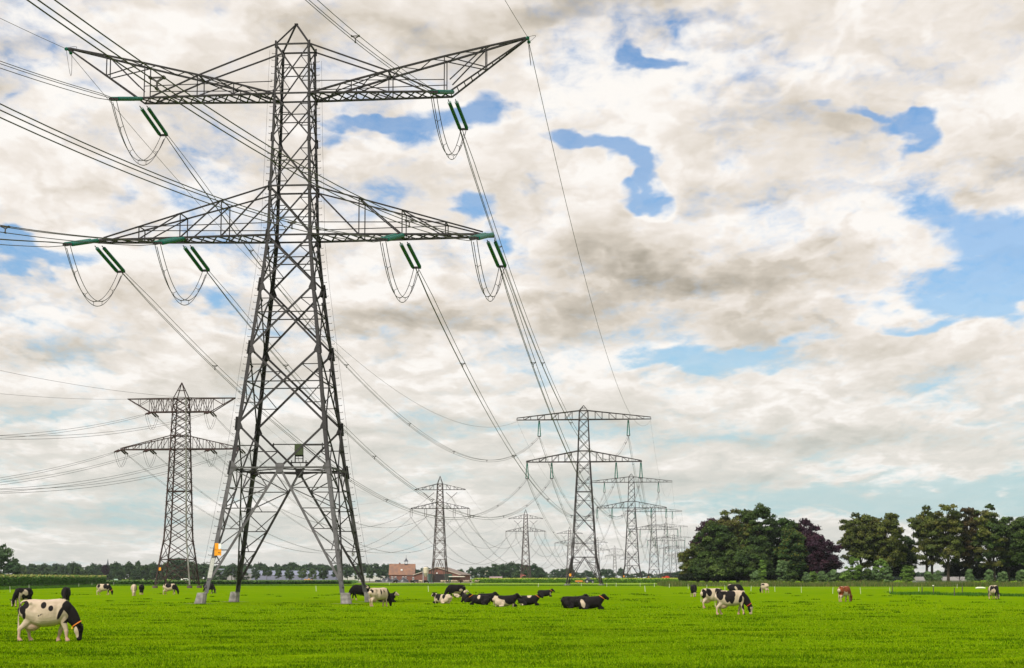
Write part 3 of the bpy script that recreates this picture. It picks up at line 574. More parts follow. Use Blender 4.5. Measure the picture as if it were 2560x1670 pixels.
def generic_tower(lev, waist, arms, thick, mats, name_arm='cross_arm', npan=6, dense=False, apex=None, ins=None, foot=None, footmat=None, cols=None, brace_w=.13):
    """lev: (z, half-width) from foot to head; waist index 1; arms: (z_bottom, z_top_at_body, half_length, z_top_at_tip, y_half, chord)"""
    T = empty('lattice_pylon'); legm, brm, armm = mats
    W = lambda z: float(np.interp(z, [l[0] for l in lev], [l[1] for l in lev]))
    for cn in CORN:
        mb = MB()
        for (z0, w0), (z1, w1) in zip(lev[:-1], lev[1:]): mb.bar(P3(cn, w0, z0), P3(cn, w1, z1), thick if z0 < arms[0][0] else thick * .8)
        mb.build('leg', (brm if cn != (1, -1) else legm) if dense else legm, T)
        f = MB(); f.tube([(cn[0] * lev[0][1], cn[1] * lev[0][1], -.2), (cn[0] * lev[0][1], cn[1] * lev[0][1], foot or .5)], .62, 8); f.build('footing', footmat or CONC, T)
    zw = lev[1][0]; body_top = lev[-1][0]
    marks = [zw]; z = zw
    zlow = arms[0][0]
    ratio = 1.15 if not dense else .62
    while z < zlow - .6:
        h = W(z) * 2 * ratio; z = z + h; marks.append(z)
    sc = (zlow - zw) / (marks[-1] - zw); marks = [zw + (m - zw) * sc for m in marks]
    z = zlow
    m2 = [zlow]
    while z < body_top - .4: z += W(z) * 2 * (.95 if not dense else .62); m2.append(z)
    sc = (body_top - zlow) / (m2[-1] - zlow); marks += [zlow + (m - zlow) * sc for m in m2[1:]]
    for side in SIDES:
        mb = MB(); a, b, n = side; n3 = Vector((*n, 0))
        for k in range(len(marks) - 1):
            x_panel(mb, side, W(marks[k]), marks[k], W(marks[k + 1]), marks[k + 1], brace_w, brace_w * .6, second=(not dense and k < 5))
        for zz in [zw, marks[len(marks) // 3]] + [ar[0] for ar in arms] + [ar[1] for ar in arms]: mb.bar(P3(a, W(zz), zz), P3(b, W(zz), zz), brace_w * 1.2)
        wb, wf = lev[1][1], lev[0][1]; Cn = (P3(a, wb, zw) + P3(b, wb, zw)) / 2
        if dense:
            x_panel(mb, side, wf, lev[0][0], W(zw), zw, brace_w, brace_w * .7)
        else:
            for cn in (a, b):
                Ft, B_ = P3(cn, wf, lev[0][0]), P3(cn, wb, zw); mb.bar(Ft, Cn, brace_w * 1.15)
                for k in range(1, 5):
                    t = k / 5; l, d = lerp(B_, Ft, t), lerp(Cn, Ft, t); mb.bar(l, d, brace_w * .55); mb.bar(lerp(B_, Ft, t - .2) if k % 2 else lerp(Cn, Ft, t - .2), d if k % 2 else l, brace_w * .55)
        mb.build('bracing', brm, T)
    for (zb, zt, hl, ztip, yh, ch, kind, nseg) in arms:
        for sg in (-1, 1):
            mb = MB(); w0, w1 = W(zb), W(zt)
            if kind == 'gable':      # flat bottom chord, top chord falling to the tip
                yb = lambda x: lerp(w0, yh, (x - w0) / (hl - w0))
                for s in (-1, 1):
                    mb.bar((sg * w0, s * w0, zb), (sg * hl, s * yh, zb), ch); mb.bar((sg * w1, s * w1, zt), (sg * hl, s * yh, ztip), ch * .8)
                    prev = None
                    for k in range(nseg + 1):
                        x = lerp(w0, hl, k / nseg); zz = lerp(zt, ztip, (x - w1) / (hl - w1)) if x > w1 else zt
                        bpt, tpt = Vector((sg * x, s * yb(x), zb)), Vector((sg * x, s * yb(x), zz))
                        if k and zz - zb > .25: mb.bar(bpt, tpt, ch * .45)
                        if prev is not None: mb.bar(prev[k % 2], (bpt, tpt)[1 - k % 2] if False else (tpt if k % 2 else bpt), ch * .5) if k % 2 else mb.bar(prev[1], bpt, ch * .5)
                        prev = (bpt, tpt)
                for k in range(nseg):
                    xa, xb = lerp(w0, hl, k / nseg), lerp(w0, hl, (k + 1) / nseg); s = 1 if k % 2 else -1; mb.bar((sg * xa, s * yb(xa), zb), (sg * xb, -s * yb(xb), zb), ch * .45)
                mb.bar((sg * hl, -yh, zb), (sg * hl, yh, zb), ch)
            else:                    # flat top chord reaching farther than the bottom chord
                hb = kind
                for s in (-1, 1):
                    y = lambda x: lerp(w1, yh, (x - w1) / (hl - w1))
                    mb.bar((sg * w1, s * w1, zt), (sg * hl, s * yh, zt), ch * .9); mb.bar((sg * w0, s * w0, zb), (sg * hb, s * y(hb), zb), ch); mb.bar((sg * hb, s * y(hb), zb), (sg * hl, s * yh, zt), ch * .9)
                    n2 = 5; prev = None
                    for k in range(n2 + 1):
                        x = lerp(w0, hb, k / n2); bpt, tpt = Vector((sg * x, s * y(x), zb)), Vector((sg * x, s * y(x), zt))
                        if k: mb.bar(bpt, tpt, ch * .45)
                        if prev is not None: mb.bar(prev[0] if k % 2 else prev[1], tpt if k % 2 else bpt, ch * .5)
                        prev = (bpt, tpt)
                    x = (hb + hl) / 2; mb.bar((sg * x, s * y(x), (zb + zt) / 2), (sg * x, s * y(x), zt), ch * .4); mb.bar((sg * x, s * y(x), (zb + zt) / 2), (sg * hb, s * y(hb), zt), ch * .4)
                mb.bar((sg * hl, -yh, zt), (sg * hl, yh, zt), ch)
            mb.build('cross_arm', armm, T)
    mb = MB(); zt, wt = lev[-1]
    for cn in CORN: mb.bar(P3(cn, wt, zt), (0, 0, apex), thick * .55)
    m_ = (zt + apex) / 2; wm = wt / 2
    for a, b, n in SIDES: mb.bar(P3(a, wm, m_), P3(b, wm, m_), thick * .35)
    mb.build('head_frame', armm, T)
    for x, zt_, kind in ins:
        mb = MB(); hw = MB()
        if kind == 'vee_line':          # two green strings spreading along the line
            for s in (-.3, .3): string_mb(mb, (x + s * .35, 0, zt_ - .3), (x + s * 1.35, 0, zt_ - 4.9), .17, .5, 6); hw.bar((x + s * .35, 0, zt_), (x + s * 1.35, 0, zt_ - 4.95), .08)
            hw.bar((x - .12, 0, zt_ - .1), (x + .12, 0, zt_ - .1), .1)
            hw.box((x, 0, zt_ - 5.0), (1.0, .3, .25)); m_ = GREEN
        elif kind == 'double':          # two parallel strings, a long narrow loop
            mb.bar((x - .5, 0, zt_ - .12), (x + .5, 0, zt_ - .12), .12)
            for s in (-.45, .45): string_mb(mb, (x + s, 0, zt_ - .1), (x + s, 0, zt_ - 3.5), .11, .6, 5)
            hw.bar((x - .45, 0, zt_ - .1), (x + .45, 0, zt_ - .1), .1); hw.bar((x - .45, 0, zt_ - 3.5), (x, 0, zt_ - 3.9), .1); hw.bar((x + .45, 0, zt_ - 3.5), (x, 0, zt_ - 3.9), .1); m_ = BROWN
        elif kind == 'vee':
            for s in (-1, 1): string_mb(mb, (x + s * 2.5, 0, zt_ - 1.2), (x + s * .15, 0, zt_ - 3.2), .13, .6, 5)
            mb.bar((x - .2, 0, zt_ - 3.2), (x + .2, 0, zt_ - 3.2), .2)
            hw.bar((x - .3, 0, zt_ - 3.25), (x + .3, 0, zt_ - 3.25), .16); m_ = BROWN
        else:                           # tension strings with a hanging jumper
            mb.bar((x, -.9, zt_ - .1), (x, .9, zt_ - .1), .12)
            for fw in (-1, 1):
                mb.bar((x - .35, fw * .95, zt_ - .1), (x + .35, fw * .95, zt_ - .1), .12)
                for s in (-.3, .3): string_mb(mb, (x + s, fw * .9, zt_ - .1), (x + s + .1 * fw, fw * 3.7, zt_ - .75), .19, .32, 6)
            for s in (-.25, .25):
                hw.tube([(x + s + lerp(-.2, .2, k / 10), lerp(-3.8, 3.8, k / 10), zt_ - .75 - 3.3 * (1 - abs(k / 5 - 1) ** 1.6)) for k in range(11)], .035, 3)
            m_ = BROWN
        o = mb.build('insulator_string', m_, T); hw.build('fitting', CABLE, o)
    return T

HEAD = R(-5.8)
# --- right-hand line: tall suspension towers, green insulators
RL = [(21.7, 580), (59.7, 962), (101.8, 1386), (143.6, 1800), (191, 2283), (258, 3000), (330, 3700)]
rt = generic_tower([(.5, 5.1), (8.5, 3.55), (37.1, 1.86), (40.4, 1.72), (49.9, 1.38), (52.6, 1.27)], None,
    [(37.1, 40.4, 17.4, 37.4, .35, .26, 'gable', 8), (49.9, 52.6, 20.3, 50.5, .35, .24, 'gable', 9)], .27, (FARST, FARST, FARST), apex=54.2,
    ins=[(-17.2, 37.1, 'vee_line'), (-9.75, 37.1, 'vee_line'), (9.75, 37.1, 'vee_line'), (17.2, 37.1, 'vee_line'), (-13.5, 49.9, 'vee_line'), (13.5, 49.9, 'vee_line')], foot=.6, brace_w=.15)
s = MB(); s.box((-3.9, -4.95, 3.2), (.6, .04, .8)); s.build('number_plate', mat('orange_sign_paint'), rt)
RLAB = ['large grey pylon with green insulators in front of the maize, right of centre', 'second pylon of the right-hand line, half hidden behind the large grey pylon',
        'third pylon of the right-hand line, left of the purple-topped trees', 'fourth pylon of the right-hand line, fading beside the tree group', 'fifth pylon of the right-hand line, faint beside the tree edge',
        'sixth pylon of the right-hand line, very faint at the tree edge', 'last visible pylon of the right-hand line at the edge of the dark trees']
def place(o, x, y, rz, lab, grp): o.location = (x, y, 0); o.rotation_euler = (0, 0, rz); tag(o, lab, 'pylon', grp)
G1, G2 = 'pylons of the line with green insulators', 'pylons of the line with brown insulators'
for i, (x, y) in enumerate(RL): place(rt if i == 0 else copy_tree(rt), x, y, HEAD, RLAB[i], G1)
# --- left-hand line: tension tower in the meadow, then suspension towers
l0 = generic_tower([(.7, 4.0), (6.45, 3.25), (11.3, 2.6), (31.6, 1.87), (34.7, 1.78), (40.2, 1.58), (43.3, 1.48)], None,
    [(31.6, 34.7, 14.0, 31.9, .5, .24, 'gable', 8), (40.2, 43.3, 12.6, 40.2, .4, .22, 7.3, 5)], .30, (GREYP, RUST, RUST), apex=47.0, dense=True,
    ins=[(-14.0, 31.6, 'tension'), (-7.2, 31.6, 'tension'), (7.2, 31.6, 'tension'), (13.9, 31.6, 'tension'), (-6.9, 40.2, 'tension'), (6.9, 40.2, 'tension')], foot=.55, footmat=mat('brown_concrete', (.13, .09, .08), .9, var=.3), brace_w=.17)
s = MB(); s.box((-3.2, -3.6, 4.3), (.7, .04, .7)); s.build('warning_plate', mat('orange_sign_paint'), l0)
for w_ in (-1, 1):
    for s_ in (-1, 1): pass
place(l0, -76.2, 441, R(-6.5), 'reddish brown pylon with grey legs behind the grazing cows, left of the tallest pylon', G2)
mb = MB()
for cn in ((-1, -1), (1, 1)):
    z = 2.5
    while z < 43: w = float(np.interp(z, [.7, 6.45, 11.3, 31.6, 43.3], [4.0, 3.25, 2.6, 1.87, 1.48])); p = P3(cn, w, z); mb.bar(p, p + Vector((cn[0] * .35, 0, 0)), .07); z += .9
mb.build('step_bolts', RUST, l0)
LL = [(-31.6, 845), (8.9, 1256), (50, 1674), (92.6, 2097), (140, 2634), (190, 3150)]
lt = generic_tower([(.5, 3.6), (10.4, 2.62), (32.6, 1.5), (35.3, 1.42), (40.8, 1.2), (43.4, 1.12)], None,
    [(32.6, 35.3, 12.8, 32.8, .3, .24, 'gable', 7), (40.8, 43.4, 11.2, 41.0, .3, .22, 'gable', 6)], .30, (FARST, mat('brown_far_steel', (.085, .052, .048), .8), FARST), apex=46.8,
    ins=[(-12.75, 32.6, 'double'), (-6.3, 32.6, 'double'), (6.3, 32.6, 'double'), (12.75, 32.6, 'double'), (-5.1, 40.8, 'vee'), (5.1, 40.8, 'vee')], foot=.5, brace_w=.16)
LLAB = ['brown pylon standing in front of the brick barn', 'brown pylon in front of the dark wood and the red-roofed house', 'distant brown pylon just left of the large grey pylon',
        'far faint pylon seen through the legs of the large grey pylon', 'far faint pylon between the large grey pylon and the next one', 'farthest faint pylon of the brown line']
for i, (x, y) in enumerate(LL): place(lt if i == 0 else copy_tree(lt), x, y, HEAD, LLAB[i], G2)

# ================================================================ conductors
def loc2w(origin, rz, p):
    c_, s_ = math.cos(rz), math.sin(rz); return Vector((origin[0] + c_ * p[0] - s_ * p[1], origin[1] + s_ * p[0] + c_ * p[1], p[2]))
def span(name, A, B, sag, label, grp, offs, r, spacers=0, t0=0.0, t1=1.0, seg=40, n=4, parts=True, rb=None):
    """a bundle hanging between two attachment points; one thing, each wire of it a part"""
    A, B = Vector(A), Vector(B); h = Vector((B.x - A.x, B.y - A.y, 0)).normalized(); sd_ = Vector((-h.y, h.x, 0)) * -1
    def pt(t, o):
        p = lerp(A, B, t); p.z -= 4 * sag * t * (1 - t); f = min(1, t / .012, (1 - t) / .012) if len(offs) > 1 else 1
        f = max(f, .45); return p + sd_ * o[0] * f + Vector((0, 0, o[1] * f))
    ts = np.linspace(t0, t1, seg + 1)
    def rad(p):      # real cables, drawn no thinner than they stay visible far off
        return r
    if parts:
        T = empty(name, A); T.location = A
        for o in offs:
            mb = MB(); mb.tube([pt(t, o) - A for t in ts], r, n, cap=False); mb.build('conductor', CABLE, T)
        for k in range(spacers):
            t = (k + .6) / spacers
            if not (t0 < t < t1): continue
            mb = MB(); ps = [pt(t, o) - A for o in offs]; c_ = sum(ps, Vector()) / len(ps); c_.z -= .02
            if len(ps) == 3:
                for i in range(3): mb.bar(c_, ps[i], .07); mb.bar(ps[i] - h * .14, ps[i] + h * .14, .09)
                mb.bar(ps[0], ps[1], .06)
            else: mb.bar(ps[0], ps[1], .09)
            mb.build('spacer', CABLE, T)
    else:
        mb = MB()
        for o in offs: mb.tube([pt(t, o) - A for t in ts], r, n, cap=False)
        T = mb.build(name, CABLE, None, A)
    tag(T, label, 'power line', grp); return T
TRI = ((-.26, .15), (.26, .15), (0, -.28)); TWO = ((-.2, 0), (.2, 0)); ONE = ((0, 0),)
MO = (-19.77, 171.03); MR = R(-4.9)
M_back = {'left conductors of the upper arm': (-15.2, -6, 44.35), 'right conductors of the upper arm': (13.35, -6, 44.35), 'outer left conductors of the lower arm': (-19.05, -6, 31.35), 'inner left conductors of the lower arm': (-11.05, -6, 31.35), 'inner right conductors of the lower arm': (9.1, -6, 31.35), 'outer right conductors of the lower arm': (17.2, -6, 31.35)}
M_fwd = [(-13.6, 6, 43.85), (14.5, 6, 43.85), (-17.5, 6, 30.8), (-9.4, 6, 30.8), (10.4, 6, 30.8), (18.25, 6, 30.8)]
keys = list(M_back)
short = dict(zip(keys, ['upper left bundle', 'upper right bundle', 'lower outermost left bundle', 'lower inner left bundle', 'lower inner right bundle', 'lower outermost right bundle']))
Rl = [(-13.5, 0, 44.75), (13.5, 0, 44.75), (-17.2, 0, 32.0), (-9.75, 0, 32.0), (9.75, 0, 32.0), (17.2, 0, 32.0)]
Ll = [(-5.1, 0, 37.5), (5.1, 0, 37.5), (-12.75, 0, 28.7), (-6.3, 0, 28.7), (6.3, 0, 28.7), (12.75, 0, 28.7)]
L0f = [(-6.8, 3.8, 39.4), (7.0, 3.8, 39.4), (-13.9, 3.8, 30.8), (-7.1, 3.8, 30.8), (7.3, 3.8, 30.8), (14.0, 3.8, 30.8)]
L0b = [(-7.0, -3.8, 39.4), (6.8, -3.8, 39.4), (-14.1, -3.8, 30.8), (-7.3, -3.8, 30.8), (7.1, -3.8, 30.8), (13.8, -3.8, 30.8)]
GW = 'conductor bundles of the line with green insulators'; GW2 = 'conductor bundles of the line with brown insulators'; GS = 'earth wires at the arm tips'
hd = R(6.3); db = Vector((-math.sin(hd), -math.cos(hd), 0))
for k in keys:                       # spans coming overhead from behind the viewer
    A = loc2w(MO, MR, M_back[k]); S_ = 292.0; B = A + db * S_
    span('power_line', A, B, .00057 * S_ * S_ / 4, short[k] + ' of the tallest pylon, coming overhead from the upper left', GW, TRI, .031, 5, t1=.66, seg=44)
for sg, nm in ((-1, 'left'), (1, 'right')):
    A = loc2w(MO, MR, (sg * 21.35, -.9, 50.55)); B = A + db * 292
    span('earth_wire', A, B, 9.0, 'thin wire from the ' + nm + ' horn tip of the tallest pylon, running overhead', GS, ONE, .024, 0, t1=.6, seg=30)
    A = loc2w(MO, MR, (sg * 21.35, .9, 50.4)); B = loc2w(RL[0], HEAD, (sg * 20.2, 0, 49.5))
    span('earth_wire', A, B, 13.0, 'thin wire from the ' + nm + ' horn tip of the tallest pylon to the large grey pylon', GS, ONE, .028, 0)
for k, a, b in zip(keys, M_fwd, Rl):
    span('power_line', loc2w(MO, MR, a), loc2w(RL[0], HEAD, b), 17.0, short[k] + ' between the tallest pylon and the large grey one', GW, TRI, .034, 7, seg=44)
ords = ['first', 'second', 'third', 'fourth', 'fifth']
for i in range(4):
    for k, a in zip(keys, Rl):
        A = loc2w(RL[i], HEAD, a); B = loc2w(RL[i + 1], HEAD, a)
        span('power_line', A, B, 17.5, f'{short[k]} between {ords[i]} and {ords[i+1]} pylons of the right line', GW, TRI if i == 0 else TWO, .038 + .010 * i, 6 if i == 0 else 0, seg=32, n=3, parts=i < 2)
    for sg, nm in ((-1, 'left'), (1, 'right')):
        span('earth_wire', loc2w(RL[i], HEAD, (sg * 20.2, 0, 49.5)), loc2w(RL[i + 1], HEAD, (sg * 20.2, 0, 49.5)), 14, f'thin {nm} earth wire between {ords[i]} and {ords[i+1]} pylons of the right line', GS, ONE, .022 + .006 * i, seg=26, n=3, parts=False)
    # little loop of slack earth wire beside the upper insulator
L0p = (-76.2, 441); LP = [L0p] + LL
for k, a in zip(keys, L0b):
    A = loc2w(L0p, R(-6.5), a); B = A + Vector((-44, -404, 0))
    span('power_line', A, B, 17.0, short[k] + ' from the reddish pylon out of the left edge', GW2, ((-.25, .28), (.25, -.25)), .036, 0, t1=.75, seg=40, n=3)
for sg, nm in ((-1, 'left'), (1, 'right')):
    A = loc2w(L0p, R(-6.5), (sg * 12.6, 0, 43.3)); span('earth_wire', A, A + Vector((-44, -404, 0)), 10, f'{nm} earth wire of the reddish brown pylon, leaving the picture on the left', GS, ONE, .028, t1=.75, n=3, parts=False)
for i in range(4):
    for k, a, b in zip(keys, L0f if i == 0 else Ll, Ll):
        A = loc2w(LP[i], R(-6.5) if i == 0 else HEAD, a); B = loc2w(LP[i + 1], HEAD, b)
        span('power_line', A, B, 19.0, f'{short[k]} between {ords[i]} and {ords[i+1]} pylons of the left line', GW2, TWO, .034 + .010 * i, 6 if i < 2 else 0, seg=32, n=3, parts=i < 2)
    for sg, nm in ((-1, 'left'), (1, 'right')):
        a = (sg * 12.6, 0, 43.3) if i == 0 else (sg * 11.2, 0, 40.9)
        span('earth_wire', loc2w(LP[i], HEAD, a), loc2w(LP[i + 1], HEAD, (sg * 11.2, 0, 40.9)), 14, f'thin {nm} earth wire between {ords[i]} and {ords[i+1]} pylons of the left line', GS, ONE, .02 + .006 * i, seg=26, n=3, parts=False)
# ================================================================ cows
def coat_material():
    m = bpy.data.materials.new('cow_hide'); m.use_nodes = True; nt = m.node_tree; N = nt.nodes; L = nt.links; b = N['Principled BSDF']
    b.inputs['Roughness'].default_value = .75; b.inputs['Specular IOR Level'].default_value = .1
    at_ = N.new('ShaderNodeAttribute'); at_.attribute_name = 'coat'; sp = N.new('ShaderNodeSeparateColor'); L.new(at_.outputs['Color'], sp.inputs[0])
    def thr(s, w=.02):
        n = N.new('ShaderNodeMapRange'); n.inputs[1].default_value = .5 - w; n.inputs[2].default_value = .5 + w; L.new(s, n.inputs[0]); return n.outputs[0]
    def mx(f, a, c):
        n = N.new('ShaderNodeMix'); n.data_type = 'RGBA'; L.new(f, n.inputs[0])
        for i, v in ((6, a), (7, c)):
            if isinstance(v, tuple): n.inputs[i].default_value = v
            else: L.new(v, n.inputs[i])
        return n.outputs[2]
    tc = N.new('ShaderNodeTexCoord'); nz = N.new('ShaderNodeTexNoise'); nz.inputs['Scale'].default_value = 5; nz.inputs['Detail'].default_value = 5; L.new(tc.outputs['Object'], nz.inputs[0])
    wh = mx(nz.outputs[0], (.58, .49, .38, 1), (.34, .25, .18, 1))
    pk = mx(sp.outputs[1], wh, (.46, .25, .20, 1))                    # bare pink skin: udder, muzzle, lower legs
    at2 = N.new('ShaderNodeAttribute'); at2.attribute_name = 'dark'
    c = mx(thr(sp.outputs[0], .035), pk, at2.outputs['Color'])
    L.new(c, b.inputs['Base Color'])
    n3 = N.new('ShaderNodeTexNoise'); n3.inputs['Scale'].default_value = 14; n3.inputs['Detail'].default_value = 6; L.new(tc.outputs['Object'], n3.inputs[0])
    bp = N.new('ShaderNodeBump'); bp.inputs['Strength'].default_value = .35; bp.inputs['Distance'].default_value = .03; L.new(n3.outputs[0], bp.inputs['Height']); L.new(bp.outputs[0], b.inputs['Normal']); return m
HIDE = coat_material()

def loft(V, F, path, n=14, sq=1.0):
    """path: (x, y, z, r in the bending plane, r sideways); closed tapered limb"""
    P = [Vector(p[:3]) for p in path]; m = len(P); base = len(V)
    for i, p in enumerate(path):
        d = (P[min(i + 1, m - 1)] - P[max(i - 1, 0)]).normalized(); lat = Vector((0, 1, 0)); lat = (lat - d * lat.dot(d)).normalized(); up = lat.cross(d)
        for k in range(n):
            a = 6.28319 * k / n; ca, sa = math.cos(a), math.sin(a); V.append(tuple(P[i] + up * p[3] * math.copysign(abs(ca) ** sq, ca) + lat * p[4] * math.copysign(abs(sa) ** sq, sa)))
    for i in range(m - 1):
        for k in range(n): F.append((base + i * n + k, base + i * n + (k + 1) % n, base + (i + 1) * n + (k + 1) % n, base + (i + 1) * n + k))
    F.append(tuple(base + k for k in range(n))[::-1]); F.append(tuple(base + (m - 1) * n + k for k in range(n)))

def smooth_path(pts, sub=3):
    a = np.array(pts, float); out = []; m = len(a)
    for i in range(m - 1):
        p0, p1, p2, p3 = a[max(i - 1, 0)], a[i], a[i + 1], a[min(i + 2, m - 1)]
        for k in range(sub):
            t = k / sub; out.append(.5 * ((2 * p1) + (-p0 + p2) * t + (2 * p0 - 5 * p1 + 4 * p2 - p3) * t * t + (-p0 + 3 * p1 - 3 * p2 + p3) * t ** 3))
    out.append(a[-1]); out = np.array(out); out[:, 3:] = np.maximum(out[:, 3:], .012); return [tuple(o) for o in out]

TORSO = [(-.86, 0, 1.20, .10, .09), (-.82, 0, 1.15, .24, .21), (-.66, 0, 1.09, .34, .29), (-.42, 0, 1.01, .42, .325), (-.10, 0, .965, .465, .375), (.22, 0, .98, .455, .37), (.46, 0, 1.03, .42, .32), (.66, 0, 1.05, .37, .25), (.82, 0, 1.02, .25, .17), (.88, 0, 1.0, .10, .08)]
def cow_parts(pose, headyaw=0.0, step=0.0):
    """returns the head points (for collar and ear parts) and a list of (path or blob) lofts"""
    V = []; F = []; dz = 0.0
    if pose == 'lie': dz = -.47
    T = [(x, y, z + dz - (.05 if pose == 'lie' else 0), r1 * (.88 if pose == 'lie' else 1), r2 * (1.12 if pose == 'lie' else 1)) for x, y, z, r1, r2 in TORSO]
    loft(V, F, smooth_path(T), 24, .82)
    # spine ridge, hooks and pins
    dz2 = dz; dz = dz - (.10 if pose == 'lie' else 0)
    loft(V, F, [(-.80, 0, 1.37 + dz, .05, .06), (-.45, 0, 1.40 + dz, .05, .08), (.0, 0, 1.38 + dz, .05, .06), (.5, 0, 1.42 + dz, .05, .05), (.70, 0, 1.38 + dz, .04, .04)], 8)
    for s in (-1, 1): loft(V, F, [(-.60, s * .16, 1.36 + dz, .04, .04), (-.50, s * .25, 1.30 + dz, .075, .07), (-.40, s * .22, 1.24 + dz, .04, .04)], 8)
    def leg(pts, s, y0, y1):
        q = []
        for i, (x, z, a, b_) in enumerate(pts):
            t = i / (len(pts) - 1); g_ = 1.0 + .28 * min(1, max(0, (.75 - z) / .3)); q.append((x, s * (y0 + (y1 - y0) * min(1, t * 1.6)), z, a * g_, b_ * g_))
        loft(V, F, smooth_path(q), 12)
    if pose in ('graze', 'stand'):
        st = step
        for s, dx in ((-1, -st), (1, st)):
            k = dx
            leg([(-.60, 1.05, .22, .12), (-.55, .82, .20, .12), (-.57 + k * .3, .66, .13, .085), (-.70 + k * .5, .50, .075, .055), (-.755 + k * .7, .42, .068, .048), (-.74 + k * .85, .30, .042, .038), (-.735 + k * .95, .14, .040, .036), (-.715 + k, .09, .052, .047), (-.68 + k, .035, .062, .055), (-.66 + k, .0, .068, .06)], s, .13, .17)
            k = -dx * 1.3 - .10
            leg([(.60, 1.0, .18, .10), (.62, .78, .15, .10), (.65 + k * .25, .60, .095, .075), (.68 + k * .6, .40, .062, .052), (.685 + k * .7, .34, .060, .052), (.685 + k * .85, .16, .038, .034), (.69 + k * .95, .09, .05, .045), (.715 + k, .035, .062, .054), (.73 + k, .0, .066, .058)], s, .12, .14)
        # udder and teats
        loft(V, F, smooth_path([(-.74, 0, .66, .10, .10), (-.62, 0, .57, .19, .17), (-.42, 0, .55, .20, .17), (-.22, 0, .58, .12, .12), (-.1, 0, .60, .03, .04)]), 14)
        for sx in (-.54, -.40):
            for s in (-1, 1): loft(V, F, [(sx, s * .07, .46, .03, .03), (sx, s * .075, .37, .018, .018), (sx, s * .075, .34, .012, .012)], 6)
    else:
        for s in (-1, 1):
            loft(V, F, smooth_path([(-.70, s * .20, .42, .22, .16), (-.48, s * .34, .30, .24, .14), (-.20, s * .42, .17, .14, .10), (-.12, s * .45, .12, .10, .08)]), 12)
            loft(V, F, smooth_path([(-.12, s * .46, .09, .07, .06), (-.35, s * .50, .06, .055, .05), (-.52, s * .50, .05, .045, .045), (-.30 if s > 0 else -.34, s * .52, .04, .04, .04)][:3]), 10)
            loft(V, F, smooth_path([(.58, s * .20, .36, .18, .12), (.72, s * .22, .18, .11, .08), (.93, s * .22, .09, .065, .06)]), 12)
            loft(V, F, smooth_path([(.95, s * .22, .07, .06, .055), (.76, s * .22, .05, .045, .045), (.58, s * .22, .05, .05, .045)]), 10)
        loft(V, F, smooth_path([(-.70, .12, .12, .10, .12), (-.5, .16, .12, .14, .16), (-.3, .14, .10, .09, .1)]), 12)
    # tail
    if pose == 'lie': loft(V, F, smooth_path([(-.76, 0, .84, .04, .04), (-.84, 0, .70, .032, .032), (-.86, .04, .42, .03, .03), (-.84, .12, .15, .03, .03), (-.80, .2, .05, .04, .03)]), 8)
    else: loft(V, F, smooth_path([(-.78, 0, 1.38, .04, .045), (-.88, 0, 1.30, .034, .036), (-.93, 0, 1.05, .026, .026), (-.95, 0, .80, .022, .022), (-.94, 0, .62, .03, .03), (-.93, 0, .50, .045, .04), (-.93, 0, .42, .018, .018)]), 8)
    # neck and head
    if pose == 'graze': nk = [(.60, 0, 1.08, .30, .18), (.78, 0, .98, .28, .16), (.94, 0, .80, .235, .13), (1.06, 0, .62, .18, .11), (1.14, 0, .50, .145, .10)]; hc = Vector((1.16, 0, .49)); ang = -81
    elif pose == 'stand': nk = [(.60, 0, 1.12, .28, .18), (.80, 0, 1.14, .24, .15), (1.0, 0, 1.22, .19, .12), (1.14, 0, 1.32, .15, .10)]; hc = Vector((1.17, 0, 1.36)); ang = -38
    else: nk = [(.54, 0, .60, .31, .20), (.70, 0, .66, .28, .17), (.83, 0, .78, .22, .145), (.90, 0, .88, .17, .125)]; hc = Vector((.92, 0, .92)); ang = -26
    loft(V, F, smooth_path(nk), 14)
    hv = []; hf = []
    loft(hv, hf, smooth_path([(-.10, 0, .02, .075, .07), (-.04, 0, 0, .135, .105), (.06, 0, -.015, .15, .115), (.16, 0, -.03, .14, .105), (.28, 0, -.03, .105, .075), (.38, 0, -.035, .085, .068), (.45, 0, -.04, .085, .076), (.49, 0, -.045, .06, .055), (.505, 0, -.045, .02, .02)]), 14)
    for s in (-1, 1):
        loft(hv, hf, [(.08, s * .095, .045, .03, .02), (.13, s * .108, .045, .034, .024), (.18, s * .095, .04, .028, .02)], 8)      # brow
        loft(hv, hf, [(-.03, s * .07, .05, .03, .03), (-.045, s * .16, .05, .07, .022), (-.055, s * .25, .035, .065, .018), (-.06, s * .32, .015, .02, .01)], 8)   # ear
    M = Matrix.Translation(hc) @ Matrix.Rotation(R(headyaw), 4, 'Z') @ Matrix.Rotation(R(-ang), 4, 'Y')
    hM = M
    base = len(V); V += [tuple(M @ Vector((p[0] * .92, p[1] * 1.12, p[2] * 1.12))) for p in hv]; F += [tuple(i + base for i in f) for f in hf]
    return V, F, hM, nk

